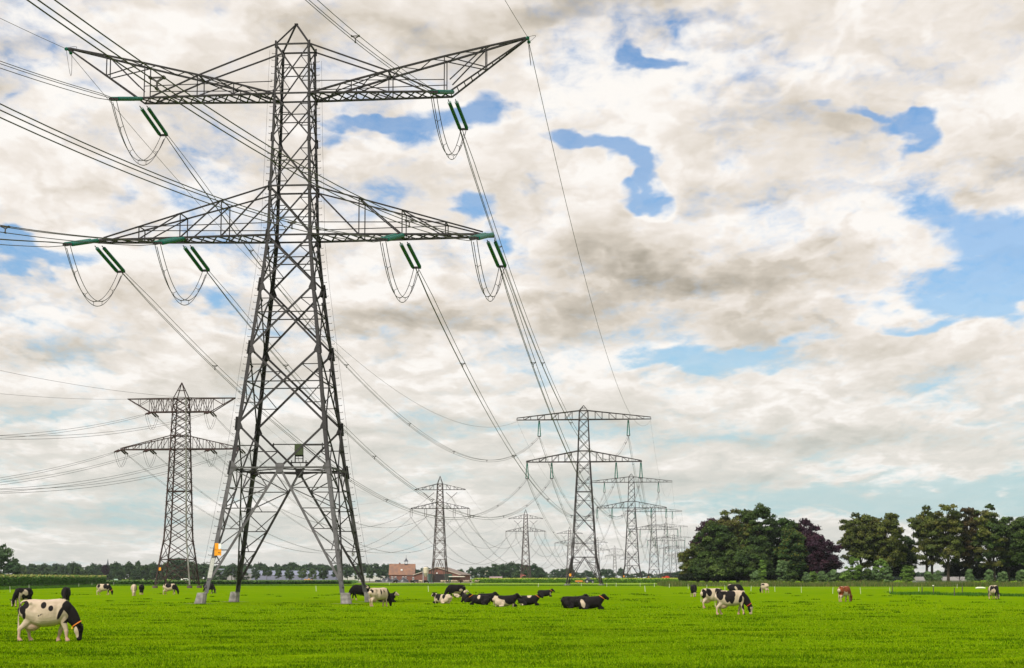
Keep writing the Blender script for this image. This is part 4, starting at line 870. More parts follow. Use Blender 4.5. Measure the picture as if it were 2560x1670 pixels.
def remeshed(V, F, voxel, off=0.0):
    me = bpy.data.meshes.new('cow'); me.from_pydata(V, [], F); o = bpy.data.objects.new('cow', me); COL.objects.link(o)
    md = o.modifiers.new('r', 'REMESH'); md.mode = 'VOXEL'; md.voxel_size = voxel; md.use_smooth_shade = True
    sm = o.modifiers.new('s', 'SMOOTH'); sm.factor = .5; sm.iterations = 3
    bpy.context.view_layer.update(); dg = bpy.context.evaluated_depsgraph_get(); r = bpy.data.meshes.new_from_object(o.evaluated_get(dg))
    n = len(r.vertices); P = np.empty(n * 3, np.float32); r.vertices.foreach_get('co', P); P = P.reshape(-1, 3); x, y, z = P[:, 0], P[:, 1], P[:, 2] + off
    g = lambda cx, cz, sx, sz: np.exp(-((x - cx) / sx) ** 2 - ((z - cz) / sz) ** 2)
    k = 1 - .20 * g(-.34, 1.16, .11, .13) - .10 * g(-.30, .80, .10, .20) + .05 * g(-.02, .92, .22, .25) - .10 * g(.43, 1.0, .06, .26) + .10 * g(.60, .92, .12, .20) + .08 * g(-.58, .95, .14, .22) - .09 * g(.30, 1.30, .25, .06) - .14 * g(-.60, 1.28, .08, .08)
    rib = sum(.010 * g(-.14 + .1 * i, .95, .018, .26) for i in range(5))
    P[:, 1] = y * np.where(np.abs(y) > .05, k + rib, 1); r.vertices.foreach_set('co', P.ravel()); r.update()
    bpy.data.objects.remove(o); bpy.data.meshes.remove(me); return r
POSES = {}
def body(pose, voxel, step, yaw):
    k = (pose, voxel, step, yaw)
    if k not in POSES:
        V, F, hM, nk = cow_parts(pose, yaw, step); POSES[k] = (remeshed(V, F, voxel, .47 if pose == 'lie' else 0.0), hM, nk)
    return POSES[k]
def vnoise(P, s, seed):
    r = np.random.default_rng(seed); o = np.zeros(len(P))
    for k in range(5):
        w = r.normal(0, 1, 3); w = w / np.linalg.norm(w) * s * (1 + .55 * k); o += np.sin(P @ w + r.uniform(0, 6.28) + 1.2 * np.sin(P @ r.normal(0, s * .6, 3))) / (1 + .35 * k)
    return o / 2.2
def cow(x, D, heading, pose, coat, label, group, voxel=.028, seed=1, yaw=0.0, step=.12, collar=None, size=1.0, dark=(.012, .010, .011), tagc=None, z=0.0, name='cow'):
    src, hM, nk = body(pose, voxel, step, yaw)
    me = src.copy(); n = len(me.vertices); P = np.empty(n * 3, np.float32); me.vertices.foreach_get('co', P); P = P.reshape(-1, 3).astype(float)
    zz = P[:, 2].copy(); zz += .47 if pose == 'lie' else 0
    Q = P.copy(); Q[:, 2] = zz
    hi = np.array(hM.inverted()); HL = P @ hi[:3, :3].T + hi[:3, 3]      # head-local coordinates
    inhead = (HL[:, 0] > -.14) & (np.abs(HL[:, 1]) < .33) & (np.abs(HL[:, 2]) < .22) & (P[:, 0] > (.80 if pose == 'lie' else .85))
    f = coat(Q, HL, inhead, vnoise(Q, 3.0, seed), vnoise(Q, 9.0, seed + 50))
    pink = np.zeros(n)
    if pose != 'lie':
        pink = np.maximum(pink, np.clip(1.3 - 4.5 * np.sqrt(((P[:, 0] + .44) / 1.6) ** 2 + (P[:, 1]) ** 2 + ((P[:, 2] - .52) / 1.0) ** 2), 0, 1) * .75)
        pink = np.maximum(pink, np.clip((.48 - P[:, 2]) * 1.9, 0, .75) * (P[:, 0] < .9))
    pink = np.where(inhead & (HL[:, 0] > .42), .7, pink)
    a = me.color_attributes.new('coat', 'FLOAT_COLOR', 'POINT'); c4 = np.zeros((n, 4), np.float32); c4[:, 0] = np.clip(f * .5 + .5, 0, 1); c4[:, 1] = pink; c4[:, 3] = 1; a.data.foreach_set('color', c4.ravel())
    a = me.color_attributes.new('dark', 'FLOAT_COLOR', 'POINT'); c4[:] = (*dark, 1); a.data.foreach_set('color', c4.ravel())
    me.materials.clear(); me.materials.append(HIDE)
    T = empty(name, (x, D, z), R(heading)); T.scale = (size,) * 3; tag(T, label, 'cow', group); link('body', me, T)
    if collar:
        mb = MB(); t = {'graze': .80, 'stand': .72, 'lie': .72}[pose]; i = t * (len(nk) - 1); j = int(i); fr = i - j; c_ = [lerp(nk[j][k], nk[min(j + 1, len(nk) - 1)][k], fr) for k in range(5)]
        d = (Vector(nk[min(j + 1, len(nk) - 1)][:3]) - Vector(nk[j][:3])).normalized(); lat = Vector((0, 1, 0)); up = lat.cross(d); pc = Vector(c_[:3]); pts = []
        for k in range(25):
            an = 6.28319 * k / 24; pts.append(pc + up * (c_[3] + .012) * math.cos(an) + lat * (c_[4] + .014) * math.sin(an))
        for k in range(24): mb.bar(pts[k], pts[k + 1], .016, .035, up=d.cross(pts[k] - pc).cross(pts[k] - pc) if False else d)
        mb.build('collar', collar, T)
        if tagc:
            q = min(pts, key=lambda p: p.z * (1 if pose != 'graze' else 1)); e = MB(); e.tube([q + Vector((0, -.01, -.0)), q + Vector((0, -.01, -.06)), q + Vector((0, -.01, -.10))], [.02, .035, .01], 8); e.build('collar_tag', tagc, T)
    return T
def ell(Q, x, z, rx, rz, rot=0.0, side=0):
    c_, s_ = math.cos(R(rot)), math.sin(R(rot)); dx, dz = Q[:, 0] - x, Q[:, 2] - z; a = dx * c_ + dz * s_; b = -dx * s_ + dz * c_
    f = 1 - np.sqrt((a / rx) ** 2 + (b / rz) ** 2)
    f = f * min(rx, rz) * 8
    if side: f = np.where(Q[:, 1] * side < 0, -1, f)
    return f
def coat_main(Q, HL, hd, n1, n2):       # creamy white, a few round spots, black neck and head
    f = np.full(len(Q), -1.0); w = n2 * .10; s = -1
    for e in ((-.67, 1.25, .14, .13, -40), (-.76, 1.12, .12, .20, 10), (-.70, .88, .065, .14, -8), (-.01, 1.24, .10, .12, 0), (.24, 1.14, .085, .10, 0), (.57, .99, .065, .25, -24), (-.17, .88, .035, .03, 30), (-.10, .915, .02, .035, -30), (-.05, .94, .02, .02, 0)): f = np.maximum(f, ell(Q, *e, side=s))
    f = np.where(Q[:, 1] > 0, np.maximum(f, n1 * 1.6 - .9), f) + w * .5
    nb = (Q[:, 0] - .70 - .10 * np.sin(Q[:, 2] * 9)) * 7 * (Q[:, 2] > .30); f = np.where((Q[:, 0] > .60) & ((Q[:, 2] > .52) | (Q[:, 0] > .9)), np.maximum(f, nb), f)
    face = 1 - np.sqrt(((HL[:, 0] - .16) / .20) ** 2 + ((HL[:, 2] + .10) / .09) ** 2)      # pale cheek
    f = np.where(hd, np.where(face > 0, -face * 3, 1.0), f)
    f = np.where((Q[:, 0] < -.90) & (Q[:, 2] > .95), 1.0, f)
    f = np.where((Q[:, 2] < .62) & (Q[:, 0] < .86), -1.0, f)
    return f
def coat_noise(bias, belly=.55, head='dark', feet=-1, sc=1.5):
    def g(Q, HL, hd, n1, n2):
        f = n1 * sc + bias + n2 * .18
        f = np.where(Q[:, 2] < belly, f - (belly - Q[:, 2]) * 6 * (1 if feet < 0 else 0), f)
        if head == 'dark': f = np.where(Q[:, 0] > .74, np.maximum(f, 1.0), f); f = np.where(hd & (np.abs(HL[:, 1]) < .035) & (HL[:, 2] > .02) & (HL[:, 0] > .05), -1, f)
        elif head == 'white': f = np.where(hd & (HL[:, 0] > .03), -1, f)
        elif head == 'allwhite': f = np.where(Q[:, 0] > .9, f - .4, f)
        return f
    return g
black = coat_noise(1.15, .50); blackw = coat_noise(.75, .62); pied = coat_noise(.12, .62, 'blaze' and 'dark'); piedw = coat_noise(-.25, .65, 'dark'); white = coat_noise(-.95, .6, 'allwhite'); piedf = coat_noise(.15, .6, 'white')
def coat_ell(lst, face='dark', amp=.16, legs=.62, inv=False):
    def g(Q, HL, hd, n1, n2):
        f = np.full(len(Q), -1.0)
        for e in lst: f = np.maximum(f, ell(Q, *e))
        f = f + (n2 * .6 + n1 * .4) * amp * 2.2
        if inv: f = -f
        f = np.where((Q[:, 2] < legs) & (Q[:, 0] < .85), f - (legs - Q[:, 2]) * 5, f)
        nb = (Q[:, 0] - .72 - .08 * np.sin(Q[:, 2] * 9)) * 7 + n2 * .2; f = np.where(Q[:, 0] > .62, np.maximum(f, nb), f)
        if face == 'white': f = np.where(hd & (HL[:, 0] > .02) & ((HL[:, 2] > -.02) | (HL[:, 0] > .34)), -1, f)
        if face == 'blaze': f = np.where(hd & (np.abs(HL[:, 1]) < .04) & (HL[:, 2] > .02) & (HL[:, 0] > .05), -1, f)
        return f
    return g
ORC = mat('orange_strap', (.75, .22, .02), .6); YEL = mat('yellow_plastic', (.80, .50, .02), .4)
GC, GL = 'cows grazing on the meadow', 'cows lying on the meadow'
def C(px, yf, heading, pose, coat, label, **k):
    D = EYE * 4800 / (yf - 1446.5); k.setdefault('size', .93 if pose == 'lie' else 1.0); k.setdefault('voxel', .022 if D < 90 else (.028 if D < 200 else .04))
    cow((px - 1280) / 4800 * D, D, heading, pose, coat, label, GL if pose == 'lie' else GC, **k)
C(127, 1600.5, 0, 'graze', coat_main, 'large cream cow with round black spots and black neck, grazing nearest at the left', collar=ORC, tagc=YEL, voxel=.019, step=.15)
C(70, 1516, -118, 'graze', coat_noise(1.0, .75), 'black cow grazing directly behind the large spotted cream cow', seed=3, step=.05)
C(175, 1510, -84, 'graze', coat_noise(1.2, .45, 'white'), 'black cow facing the viewer above the head of the spotted cream cow', seed=5, yaw=6, step=.06)
C(268, 1487, -6, 'graze', coat_ell([(-.6,1.2,.22,.25,0),(.3,1.15,.26,.35,0),(.6,1.0,.2,.3,0)], 'dark', .10), 'black and white cow grazing rightwards below the end of the tall maize', seed=8, collar=ORC)
C(343, 1489.5, -80, 'graze', white, 'white cow grazing head-on beside a small black cow', seed=4, yaw=12)
C(362, 1486, 96, 'graze', coat_noise(1.3, .5), 'small black cow seen from behind, beside the white one', seed=6, size=.95)
C(432, 1486, -5, 'graze', coat_ell([(-.15,1.2,.42,.3,0),(-.72,1.3,.1,.14,0),(.62,1.0,.25,.35,0)], 'dark', .10), 'black and white cow grazing in front of the reddish brown pylon', seed=21)
C(528, 1483.5, -28, 'graze', coat_noise(1.3, .5), 'black cow grazing behind the left leg of the tallest pylon', seed=11)
C(905, 1500, -160, 'graze', coat_noise(1.35, .42, 'white'), 'black cow grazing leftwards behind the right leg of the tallest pylon', seed=12, size=1.05)
C(950, 1515.5, 42, 'graze', coat_ell([(-.78,1.2,.08,.16,0),(-.05,1.15,.07,.2,0),(.25,1.2,.06,.12,0)], 'dark', .05), 'white cow with black ear patches, grazing beside the right concrete block', seed=16, step=.05, yaw=-15)
C(968, 1505, -10, 'lie', coat_noise(1.2, .3, 'white'), 'black cow lying half hidden behind the white grazing cow', seed=13)
C(1142, 1496, -172, 'graze', coat_ell([(-.45,.85,.2,.14,0),(-.1,.6,.4,.12,0)], 'dark', .06, .5, True), 'black cow with white belly, grazing leftwards beyond the resting cows', seed=14, size=1.05)
C(1150, 1493.5, 10, 'lie', coat_noise(.15, .4, 'none'), 'black and white cow lying below the belly of a black grazing cow', seed=31, size=.85)
C(1108, 1508, 150, 'lie', coat_ell([(-.35,1.2,.16,.35,0),(.2,1.1,.2,.4,0),(.5,1.2,.12,.3,0)], 'white', .12, .3), 'black and white cow lying at the left end of the resting group', seed=17, yaw=-20)
C(1170, 1505.5, 125, 'lie', coat_noise(1.3, .3), 'small black cow lying second from the left of the resting group', seed=18, size=.85)
C(1202, 1511.5, 176, 'lie', coat_ell([(.12,1.18,.11,.22,10)], 'dark', .10, .2, True), 'black cow with white shoulder patch and collar, lying facing left', seed=24, collar=ORC)
C(1216, 1505, 20, 'lie', coat_noise(1.2, .3), 'black cow lying behind the one facing left, only its head showing', seed=19)
C(1262, 1516, 8, 'lie', coat_ell([(-.05,1.25,.5,.25,0),(.35,1.0,.42,.35,0),(.6,1.1,.3,.4,0),(-.62,1.35,.12,.06,0)], 'blaze', .08, .62), 'black cow with white hindquarters and legs, lying in the middle of the group', seed=28, size=1.0)
C(1320, 1513, -4, 'lie', coat_ell([(.12,1.32,.2,.17,0),(-.6,.55,.2,.10,0)], 'dark', .10, .2, True), 'black cow with white shoulder patch and orange collar, lying facing right', seed=33, collar=ORC)
C(1361, 1491.5, 4, 'lie', coat_noise(1.35, .3), 'solitary small black cow lying farther off with its head up', seed=20, collar=ORC)
C(1432, 1519.5, 14, 'lie', coat_noise(1.4, .25), 'black cow lying behind and left of the big black cow with raised head', seed=22, size=1.0)
C(1472, 1522.5, 5, 'lie', coat_ell([(-.50,.86,.14,.30,14),(.38,1.38,.10,.04,0)], 'dark', .10, .2, True), 'big black cow with one white thigh, lying with its head raised', seed=40, collar=ORC, size=1.05)
C(1730, 1491.5, -86, 'graze', coat_noise(1.1, .6, 'white'), 'black cow facing the viewer at the left corner of the big trees', seed=25, yaw=-8)
C(1776, 1519.5, 24, 'graze', coat_ell([(-.78,1.05,.12,.35,0),(-.42,1.15,.22,.28,0),(.35,1.1,.32,.34,0),(.62,1.0,.2,.4,0)], 'dark', .10), 'black and white cow seen from its hindquarters, behind the patchy grazing one', seed=27)
C(1822, 1535.5, -4, 'graze', coat_ell([(-.66,1.18,.2,.28,10),(-.45,1.3,.26,.12,0),(-.05,1.2,.3,.26,20),(-.2,.98,.16,.2,0),(.05,.95,.16,.26,0),(.58,.95,.09,.2,-20)], 'white', .16), 'patchy black and cream cow with white face, largest on the right side', seed=29, collar=mat('red_strap', (.5, .05, .04), .6), step=.12)
C(1832, 1489, -25, 'graze', coat_noise(.7, .7, 'white'), 'black and white cow grazing behind the back of the patchy cow', seed=30)
C(1906, 1482, 116, 'graze', coat_noise(-.75, .6, 'dark'), 'mostly white cow seen from behind in front of the pale green shrubs', seed=34, yaw=20)
C(2103, 1503.5, 48, 'graze', coat_ell([(-.7,1.05,.2,.5,0),(-.2,1.2,.34,.3,0),(.4,1.1,.42,.4,0)], 'dark', .10), 'red and white cow grazing away from the viewer', seed=36, dark=(.20, .055, .022), yaw=-25)
C(2474, 1497, -80, 'graze', coat_ell([(.0,1.15,.3,.3,0),(.45,1.2,.15,.2,0)], 'blaze', .14), 'black and white cow facing the viewer at the far right of the meadow', seed=39, yaw=5)
GF = 'tiny cows beside the farm'
for i, (px, hdg, co) in enumerate([(1108, 5, white), (1119, 175, white), (1131, 0, white), (1142, 185, white), (1152, 90, black), (1163, 0, white), (1175, 178, white), (1192, 10, white)]):
    cow((px - 1280) / 4800 * 860, 860 + (i % 3) * 6, hdg, 'stand' if i % 2 else 'graze', co, 'small white cow in the row in front of the barn' if co is white else 'small black cow in the row of white ones before the barn', GF, voxel=.06, seed=60 + i)
for i, (px, hdg, co, lb) in enumerate([(872, 30, white, 'small white cow far off behind the right leg of the tallest pylon'), (991, 190, black, 'small black cow grazing in front of the farmhouse windows'), (1032, -10, black, 'small black cow between the farmhouse and the silo'), (1053, 170, coat_noise(-.3), 'small pale cow at the foot of the silo'), (1066, 5, black, 'small black cow just right of the silo legs')]):
    cow((px - 1280) / 4800 * 840, 840, hdg, 'graze', co, lb, GF, voxel=.06, seed=80 + i)
# ================================================================ trees
BARK = mat('bark', (.055, .042, .032), .95, var=.4, vscale=4)
LEAF = mat('foliage', (1, 1, 1), .75, attr='tint', spec=.25, trans=.22)
def crown_mesh(name, blobs, n, size, cols, tipcols=None, flat=.75, seed=0, fill=.35):
    """leaf quads in shells of leaf clumps; blobs: (x, y, z, r)"""
    r = np.random.default_rng(seed); B = np.array(blobs, float); wts = B[:, 3] ** 2; wts /= wts.sum()
    bi = r.choice(len(B), n, p=wts); d = r.normal(0, 1, (n, 3)); d /= np.linalg.norm(d, axis=1)[:, None]
    d[:, 2] = np.where(d[:, 2] < -.35, -d[:, 2] * r.uniform(0, 1, n), d[:, 2])
    rad = np.where(r.uniform(0, 1, n) < fill, r.uniform(.2, 1, n), r.uniform(.65, 1.25, n))
    P = B[bi, :3] + d * (B[bi, 3] * rad)[:, None] * np.array([1, 1, flat])
    th = r.uniform(0, 6.283, n); s = size * r.uniform(.5, 1.35, n)
    nrm = d + r.normal(0, .8, (n, 3)); nrm /= np.linalg.norm(nrm, axis=1)[:, None]
    a = np.cross(nrm, r.normal(0, 1, (n, 3))); a /= np.linalg.norm(a, axis=1)[:, None]; b = np.cross(nrm, a)
    a *= s[:, None]; b *= (s * .62)[:, None]
    V = np.stack([P - a, P - b * .8, P + a, P + b], 1).reshape(-1, 3); F = np.arange(4 * n).reshape(-1, 4)
    tone = r.uniform(.6, 1.3, len(B))[bi]
    c = np.asarray(cols)[r.integers(0, len(cols), len(B))][bi] * tone[:, None] * r.uniform(.7, 1.3, (n, 1))
    if tipcols is not None:
        k = (r.uniform(0, 1, n) < .35) & (d[:, 2] > .25); c[k] = np.asarray(tipcols) * r.uniform(.7, 1.3, (k.sum(), 1))
    return np_mesh(name, V, F, LEAF, np.repeat(c, 4, 0))
def clumps(r, cx, cz, rx, rz, k, cr, ry=None, low=.0):
    out = []; ry = ry or rx
    for i in range(k):
        u = r.uniform(-1, 1); t = r.uniform(0, 6.283); q = r.uniform(.35, 1.0) ** .5; s = (1 - u ** 2.6) ** .5 if u > 0 else math.sqrt(1 - u ** 6) * (1 - .12 * abs(u))
        s *= 1 + .16 * math.sin(3 * t + cx) * r.uniform(.3, 1)
        z = cz + rz * u * q
        if z < low: z = low + r.uniform(0, 1) * rz * .3
        out.append((cx + rx * s * math.cos(t) * q, ry * s * math.sin(t) * q, z, cr * r.uniform(.7, 1.35)))
    return out
G3 = 'trees of the big wood on the right'; G4_ = 'tall deciduous trees on the right'
def big_tree(x, y, H, rx, cz, rz, cols, label, group, k=75, n=15000, cr=1.7, leaf=.36, tip=None, seed=0, low=1.0, tr=.45, nm='tree', stems=1, fork=.25, cat='tree'):
    r = np.random.default_rng(seed); T = empty(nm, (x, y, 0)); tag(T, label, cat, group)
    cl = clumps(r, 0, cz, rx, rz, k, cr, low=low); core = [(r.uniform(-.4, .4) * rx, r.uniform(-.4, .4) * rx, cz + r.uniform(-.45, .40) * rz, .48 * min(rx, rz)) for _ in range(5)] if group in (G3, G4_) else []; cl = cl + core; link('crown', crown_mesh('crown', cl, n, leaf, cols, tip, seed=seed), T)
    mb = MB()
    for s in range(stems):
        ox = (s - (stems - 1) / 2) * 1.6; top = cz + rz * .55; pts = []; rr = []
        for k_ in range(9): t = k_ / 8; pts.append((ox + math.sin(t * 3 + seed) * .35 * t, math.cos(t * 2 + seed) * .3 * t, t * top)); rr.append(tr * (1.25 if k_ == 0 else 1) * (1 - .8 * t))
        mb.tube(pts, rr, 8)
        tg = [c for c in cl if c[2] > H * .25]; r.shuffle(tg)
        for c in tg[:26 // stems]:
            z0 = max(H * fork * .7, min(top * .85, c[2] * r.uniform(.35, .7))); t = z0 / top; p0 = Vector((ox + math.sin(t * 3 + seed) * .35 * t, math.cos(t * 2 + seed) * .3 * t, z0)); p1 = Vector(c[:3]); m_ = lerp(p0, p1, .5); m_.z += (p1.z - p0.z) * .12
            mb.tube([p0, m_, p1], [tr * .42 * (1 - .6 * t), tr * .25, tr * .07], 5)
    mb.build('trunk', BARK, T, smooth=True); return T
def P_(px, D): return ((px - 1280) / 4800 * D, D)
def Zt(py, D): return EYE + (1446.5 - py) / 4800 * D
DG = [(.042, .078, .015), (.056, .098, .018), (.032, .062, .014), (.072, .112, .022)]
OL = [(.102, .118, .020), (.082, .106, .018), (.12, .124, .026), (.066, .090, .018)]
PU = [(.042, .015, .030), (.030, .011, .024), (.056, .022, .036)]
BR = [(.085, .062, .022), (.065, .058, .018), (.050, .055, .018)]
def wood(px, D, top, halfw_px, cols, label, seed, bottom=1456, group=G3, **k):
    x, y = P_(px, D); H = Zt(top, D); rx = halfw_px / 4800 * D; k['n'] = int(k.get('n', 15000) * (1.0 if k.get('nm') else 1.55)); zb = max(.3 if k.get('nm') else .8, Zt(bottom, D)); cz = (H + zb) / 2; cr0 = k.get('cr', 1.7) * .5; k.setdefault('low', zb); k['cr'] = k.get('cr', 1.7) * .78; k['k'] = int(k.get('k', 75) * 1.5)
    return big_tree(x, y, H, rx - cr0, cz, (H - zb) / 2 - cr0, cols, label, group, seed=seed, **k)
wood(1742, 600, 1352, 46, OL, 'spreading olive green tree at the left edge of the big wood', 1, k=60, n=13000, cr=1.5, tip=(.09, .13, .03))
wood(1790, 596, 1304, 56, DG, 'dark green tree rising behind the left edge of the big wood', 2, k=80, n=17000)
wood(1762, 622, 1290, 38, PU, 'purple-leaved tree peeping over the left shoulder of the big wood', 3, k=50, n=8000)
wood(1840, 604, 1270, 66, OL, 'tall broad green tree left of the crown of the big wood', 4, k=95, n=20000, tip=(.10, .085, .03))
wood(1893, 600, 1257, 55, DG, 'tallest dark green tree at the middle of the big wood', 5, k=95, n=20000)
wood(1945, 604, 1283, 58, DG, 'mid green tree on the right shoulder of the big wood', 6, k=85, n=17000, tip=(.05, .11, .02))
wood(1975, 594, 1322, 42, [(.035, .075, .018), (.045, .09, .018)], 'rounded green tree in front of the purple beech', 7, k=60, n=12000, tip=(.11, .12, .015))
wood(1868, 588, 1365, 60, DG, 'low dark tree filling the front of the big wood', 8, k=70, n=15000)
wood(1780, 590, 1390, 55, DG, 'low shrubby dark tree at the left foot of the big wood', 9, k=60, n=12000)
wood(2008, 606, 1293, 44, PU, 'tall purple beech at the right of the big wood', 10, k=80, n=16000)
wood(2044, 596, 1340, 60, PU, 'low spreading purple beech reaching towards the next pair of trees', 12, k=70, n=14000)
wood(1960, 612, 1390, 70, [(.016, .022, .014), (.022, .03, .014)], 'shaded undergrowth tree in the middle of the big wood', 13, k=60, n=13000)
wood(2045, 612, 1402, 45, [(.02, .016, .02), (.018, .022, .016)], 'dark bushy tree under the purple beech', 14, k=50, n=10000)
for i, px in enumerate(range(1712, 2110, 26)):
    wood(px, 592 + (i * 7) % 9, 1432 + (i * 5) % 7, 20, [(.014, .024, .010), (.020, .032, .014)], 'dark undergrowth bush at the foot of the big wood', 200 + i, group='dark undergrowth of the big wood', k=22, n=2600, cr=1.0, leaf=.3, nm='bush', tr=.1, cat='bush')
G4 = 'tall deciduous trees on the right'
wood(2146, 598, 1279, 55, OL, 'left tree of the pair between the purple beech and the tallest row', 15, bottom=1430, group=G4, k=72, n=12500, tip=(.085, .10, .02), cr=1.5)
wood(2206, 598, 1281, 56, OL, 'right tree of the pair between the purple beech and the tallest row', 16, bottom=1428, group=G4, k=72, n=12500, tip=(.10, .12, .02), cr=1.5, tr=.4)
wood(2258, 606, 1335, 30, DG, 'slim dark tree closing the gap beside the pair', 17, bottom=1440, group=G4, k=40, n=6500, cr=1.4)
wood(2180, 604, 1290, 46, OL, 'third crown showing between the trees of the pair', 25, bottom=1428, group=G4, k=60, n=9000, cr=1.5)
wood(2316, 600, 1262, 48, OL, 'first tree of the tall row at the far right, with a straight visible trunk', 18, bottom=1428, group=G4, k=70, n=11500, cr=1.45, stems=2, tr=.5, fork=.3)
wood(2362, 596, 1256, 46, OL, 'second tree of the tall row at the far right, olive green', 19, bottom=1425, group=G4, k=66, n=10500, cr=1.45, tr=.5)
wood(2415, 602, 1264, 46, BR, 'third tree of the tall row at the far right, with reddish brown leaves', 20, bottom=1428, group=G4, k=70, n=11000, cr=1.45, tr=.48)
wood(2470, 598, 1258, 50, OL + DG, 'fourth tree of the tall row at the far right, broad and dark green', 21, bottom=1428, group=G4, k=72, n=12000, cr=1.5, stems=2, tr=.42)
wood(2512, 606, 1290, 44, DG, 'fifth tree of the tall row, darker and slightly lower', 22, bottom=1434, group=G4, k=64, n=11000, cr=1.5)
wood(2558, 596, 1288, 46, DG, 'dark tree cut by the right edge of the picture', 23, bottom=1425, group=G4, k=76, n=14000)
wood(2606, 600, 1295, 44, DG, 'dark tree beyond the right edge of the picture', 24, bottom=1425, group=G4, k=60, n=9000)
for i, px in enumerate((2250, 2390, 2440, 2500, 2545)):
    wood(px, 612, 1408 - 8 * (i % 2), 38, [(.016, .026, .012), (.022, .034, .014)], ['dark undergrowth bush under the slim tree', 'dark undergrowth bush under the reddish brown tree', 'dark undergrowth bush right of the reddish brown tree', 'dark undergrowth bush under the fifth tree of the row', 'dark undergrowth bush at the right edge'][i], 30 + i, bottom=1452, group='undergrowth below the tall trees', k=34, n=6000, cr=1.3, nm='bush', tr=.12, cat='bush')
# young shrubs and poplars in front of the woods
SH = [(.12, .20, .075), (.10, .17, .055), (.15, .24, .09)]
SH2 = [(.11, .20, .03), (.14, .24, .04)]
shr = [(1902, 1400, 9, SH2, 'slender pale yellow green young poplar before the big wood'), (1886, 1425, 12, SH, 'low willow bush beside the slender young poplar'), (1950, 1399, 15, SH, 'silvery green willow, broadest young tree before the big wood'), (1972, 1420, 12, DG, 'dark green shrub right of the silvery willow'),
 (2010, 1428, 9, SH, 'small shrub at the left end of the low row'), (2028, 1427, 12, SH2, 'round bright shrub in the low row under the purple beech'), (2050, 1428, 10, SH, 'narrow loose shrub right of the round bright shrub'), (2075, 1420, 11, SH, 'upright shrub at the right end under the purple beech'), (2073, 1443, 7, SH2, 'tiny yellow green bush at the foot of the upright shrub'),
 (2106, 1424, 14, SH2, 'broad rounded willow bush left of the tree pair'), (2128, 1392, 17, SH2, 'tall leafy young tree under the left tree of the pair'), (2139, 1414, 9, SH, 'cone-shaped young tree under the left tree of the pair'), (2162, 1420, 10, DG, 'dark narrow shrub between the trunks of the pair'),
 (2182, 1420, 13, SH, 'rounded grey green bush under the pair of trees'), (2196, 1394, 17, SH2, 'tall bright young tree under the right tree of the pair'), (2213, 1414, 10, SH, 'slender young tree beside the right trunk of the pair'), (2261, 1410, 15, SH2, 'large round grey green willow standing alone'),
 (2312, 1426, 10, SH, 'small pale shrub right of the large round willow'), (2336, 1426, 9, SH, 'small pale shrub before the straight trunk'), (2415, 1423, 9, SH, 'small shrub before the reddish brown tree'), (2464, 1424, 9, SH, 'small shrub before the fourth tall tree'), (2497, 1428, 11, SH, 'broad small shrub below the fifth tall tree'), (2542, 1424, 10, SH, 'last small shrub before the right edge of the picture')]
for i, (px, top, hw, cols, lb) in enumerate(shr):
    wood(px, 572 + (i % 3) * 3, top, hw * 1.15, cols, lb, 50 + i, bottom=1463, group='young shrubs along the grass bank', k=int(14 + hw * 1.1), n=int(1600 + hw * 230), cr=.72, leaf=.20, tr=.12, nm='shrub', cat='shrub')
# white umbels in the rough grass
mb_x = []
for i in range(230):
    px = rng.choice([rng.uniform(1870, 1990), rng.uniform(2010, 2160), rng.uniform(2230, 2320), rng.uniform(2440, 2560)]); D = rng.uniform(535, 568); mb_x.append((*P_(px, D), rng.uniform(.9, 1.9)))
mb = MB()
for x, y, z in mb_x: mb.tube([(x, y, z), (x, y, z + .07)], [.12, .22], 6)
tag(mb.build('white_flowers', mat('white_petals', (.62, .60, .50), .9)), 'white umbel flowers in the rough grass below the trees', 'flowers', kind='stuff')

# ---------------------------------------------------------------- far trees
def far_proto(seed, cols, rx=.46, shape='round', n=2600):
    r = np.random.default_rng(seed)
    if shape == 'round': cl = clumps(r, 0, .56, rx * .85, .38, 40, .13, low=.16)
    elif shape == 'poplar': cl = clumps(r, 0, .55, .12, .40, 26, .08, low=.1)
    else: cl = clumps(r, 0, .46, rx * .95, .46, 55, .13, low=.05)
    T = empty('distant_tree'); link('crown', crown_mesh('crown', cl, n, .046, cols, seed=seed, fill=.5), T)
    mb = MB(); mb.tube([(0, 0, 0), (0, 0, .3), (.01, 0, .65)], [.03, .022, .008], 6); mb.build('trunk', BARK, T); return T
FG = [(.040, .080, .034), (.052, .096, .036), (.034, .068, .034)]
FL = [(.065, .115, .045), (.08, .13, .05)]
protos = {'dark': [far_proto(100 + i, FG) for i in range(3)], 'light': [far_proto(110 + i, FL) for i in range(2)], 'bush': [far_proto(120 + i, FG, .55, 'bush', 3600) for i in range(3)], 'pop': [far_proto(130, FG, shape='poplar')], 'purple': [far_proto(140, [(.03, .016, .026), (.022, .014, .022)])]}
used = set(); TREES = []
def ftree(px, top, D, hw, kind, label, grp):
    if kind in ('bush', 'dark') and D > 1340: hw *= 1.35; top -= 1
    pool = protos[kind]; i = len(TREES) % len(pool); p = pool[i]; o = p if id(p) not in used else copy_tree(p); used.add(id(p))
    x, y = P_(px, D); H = Zt(top, D); w = hw / 4800 * D / {'dark': .48, 'light': .48, 'bush': .62, 'pop': .18, 'purple': .48}[kind]
    o.location = (x, y, 0); o.scale = (w, w, H); o.rotation_euler = (0, 0, (len(TREES) * 2.399) % 6.28 if kind != 'pop' else 0); tag(o, label, 'tree', grp); TREES.append(o)
r2 = random.Random(5)
def sp(o): pass
ftree(4, 1362, 900, 44, 'light', 'tall light green tree at the left edge behind the maize', 'trees at the left edge')
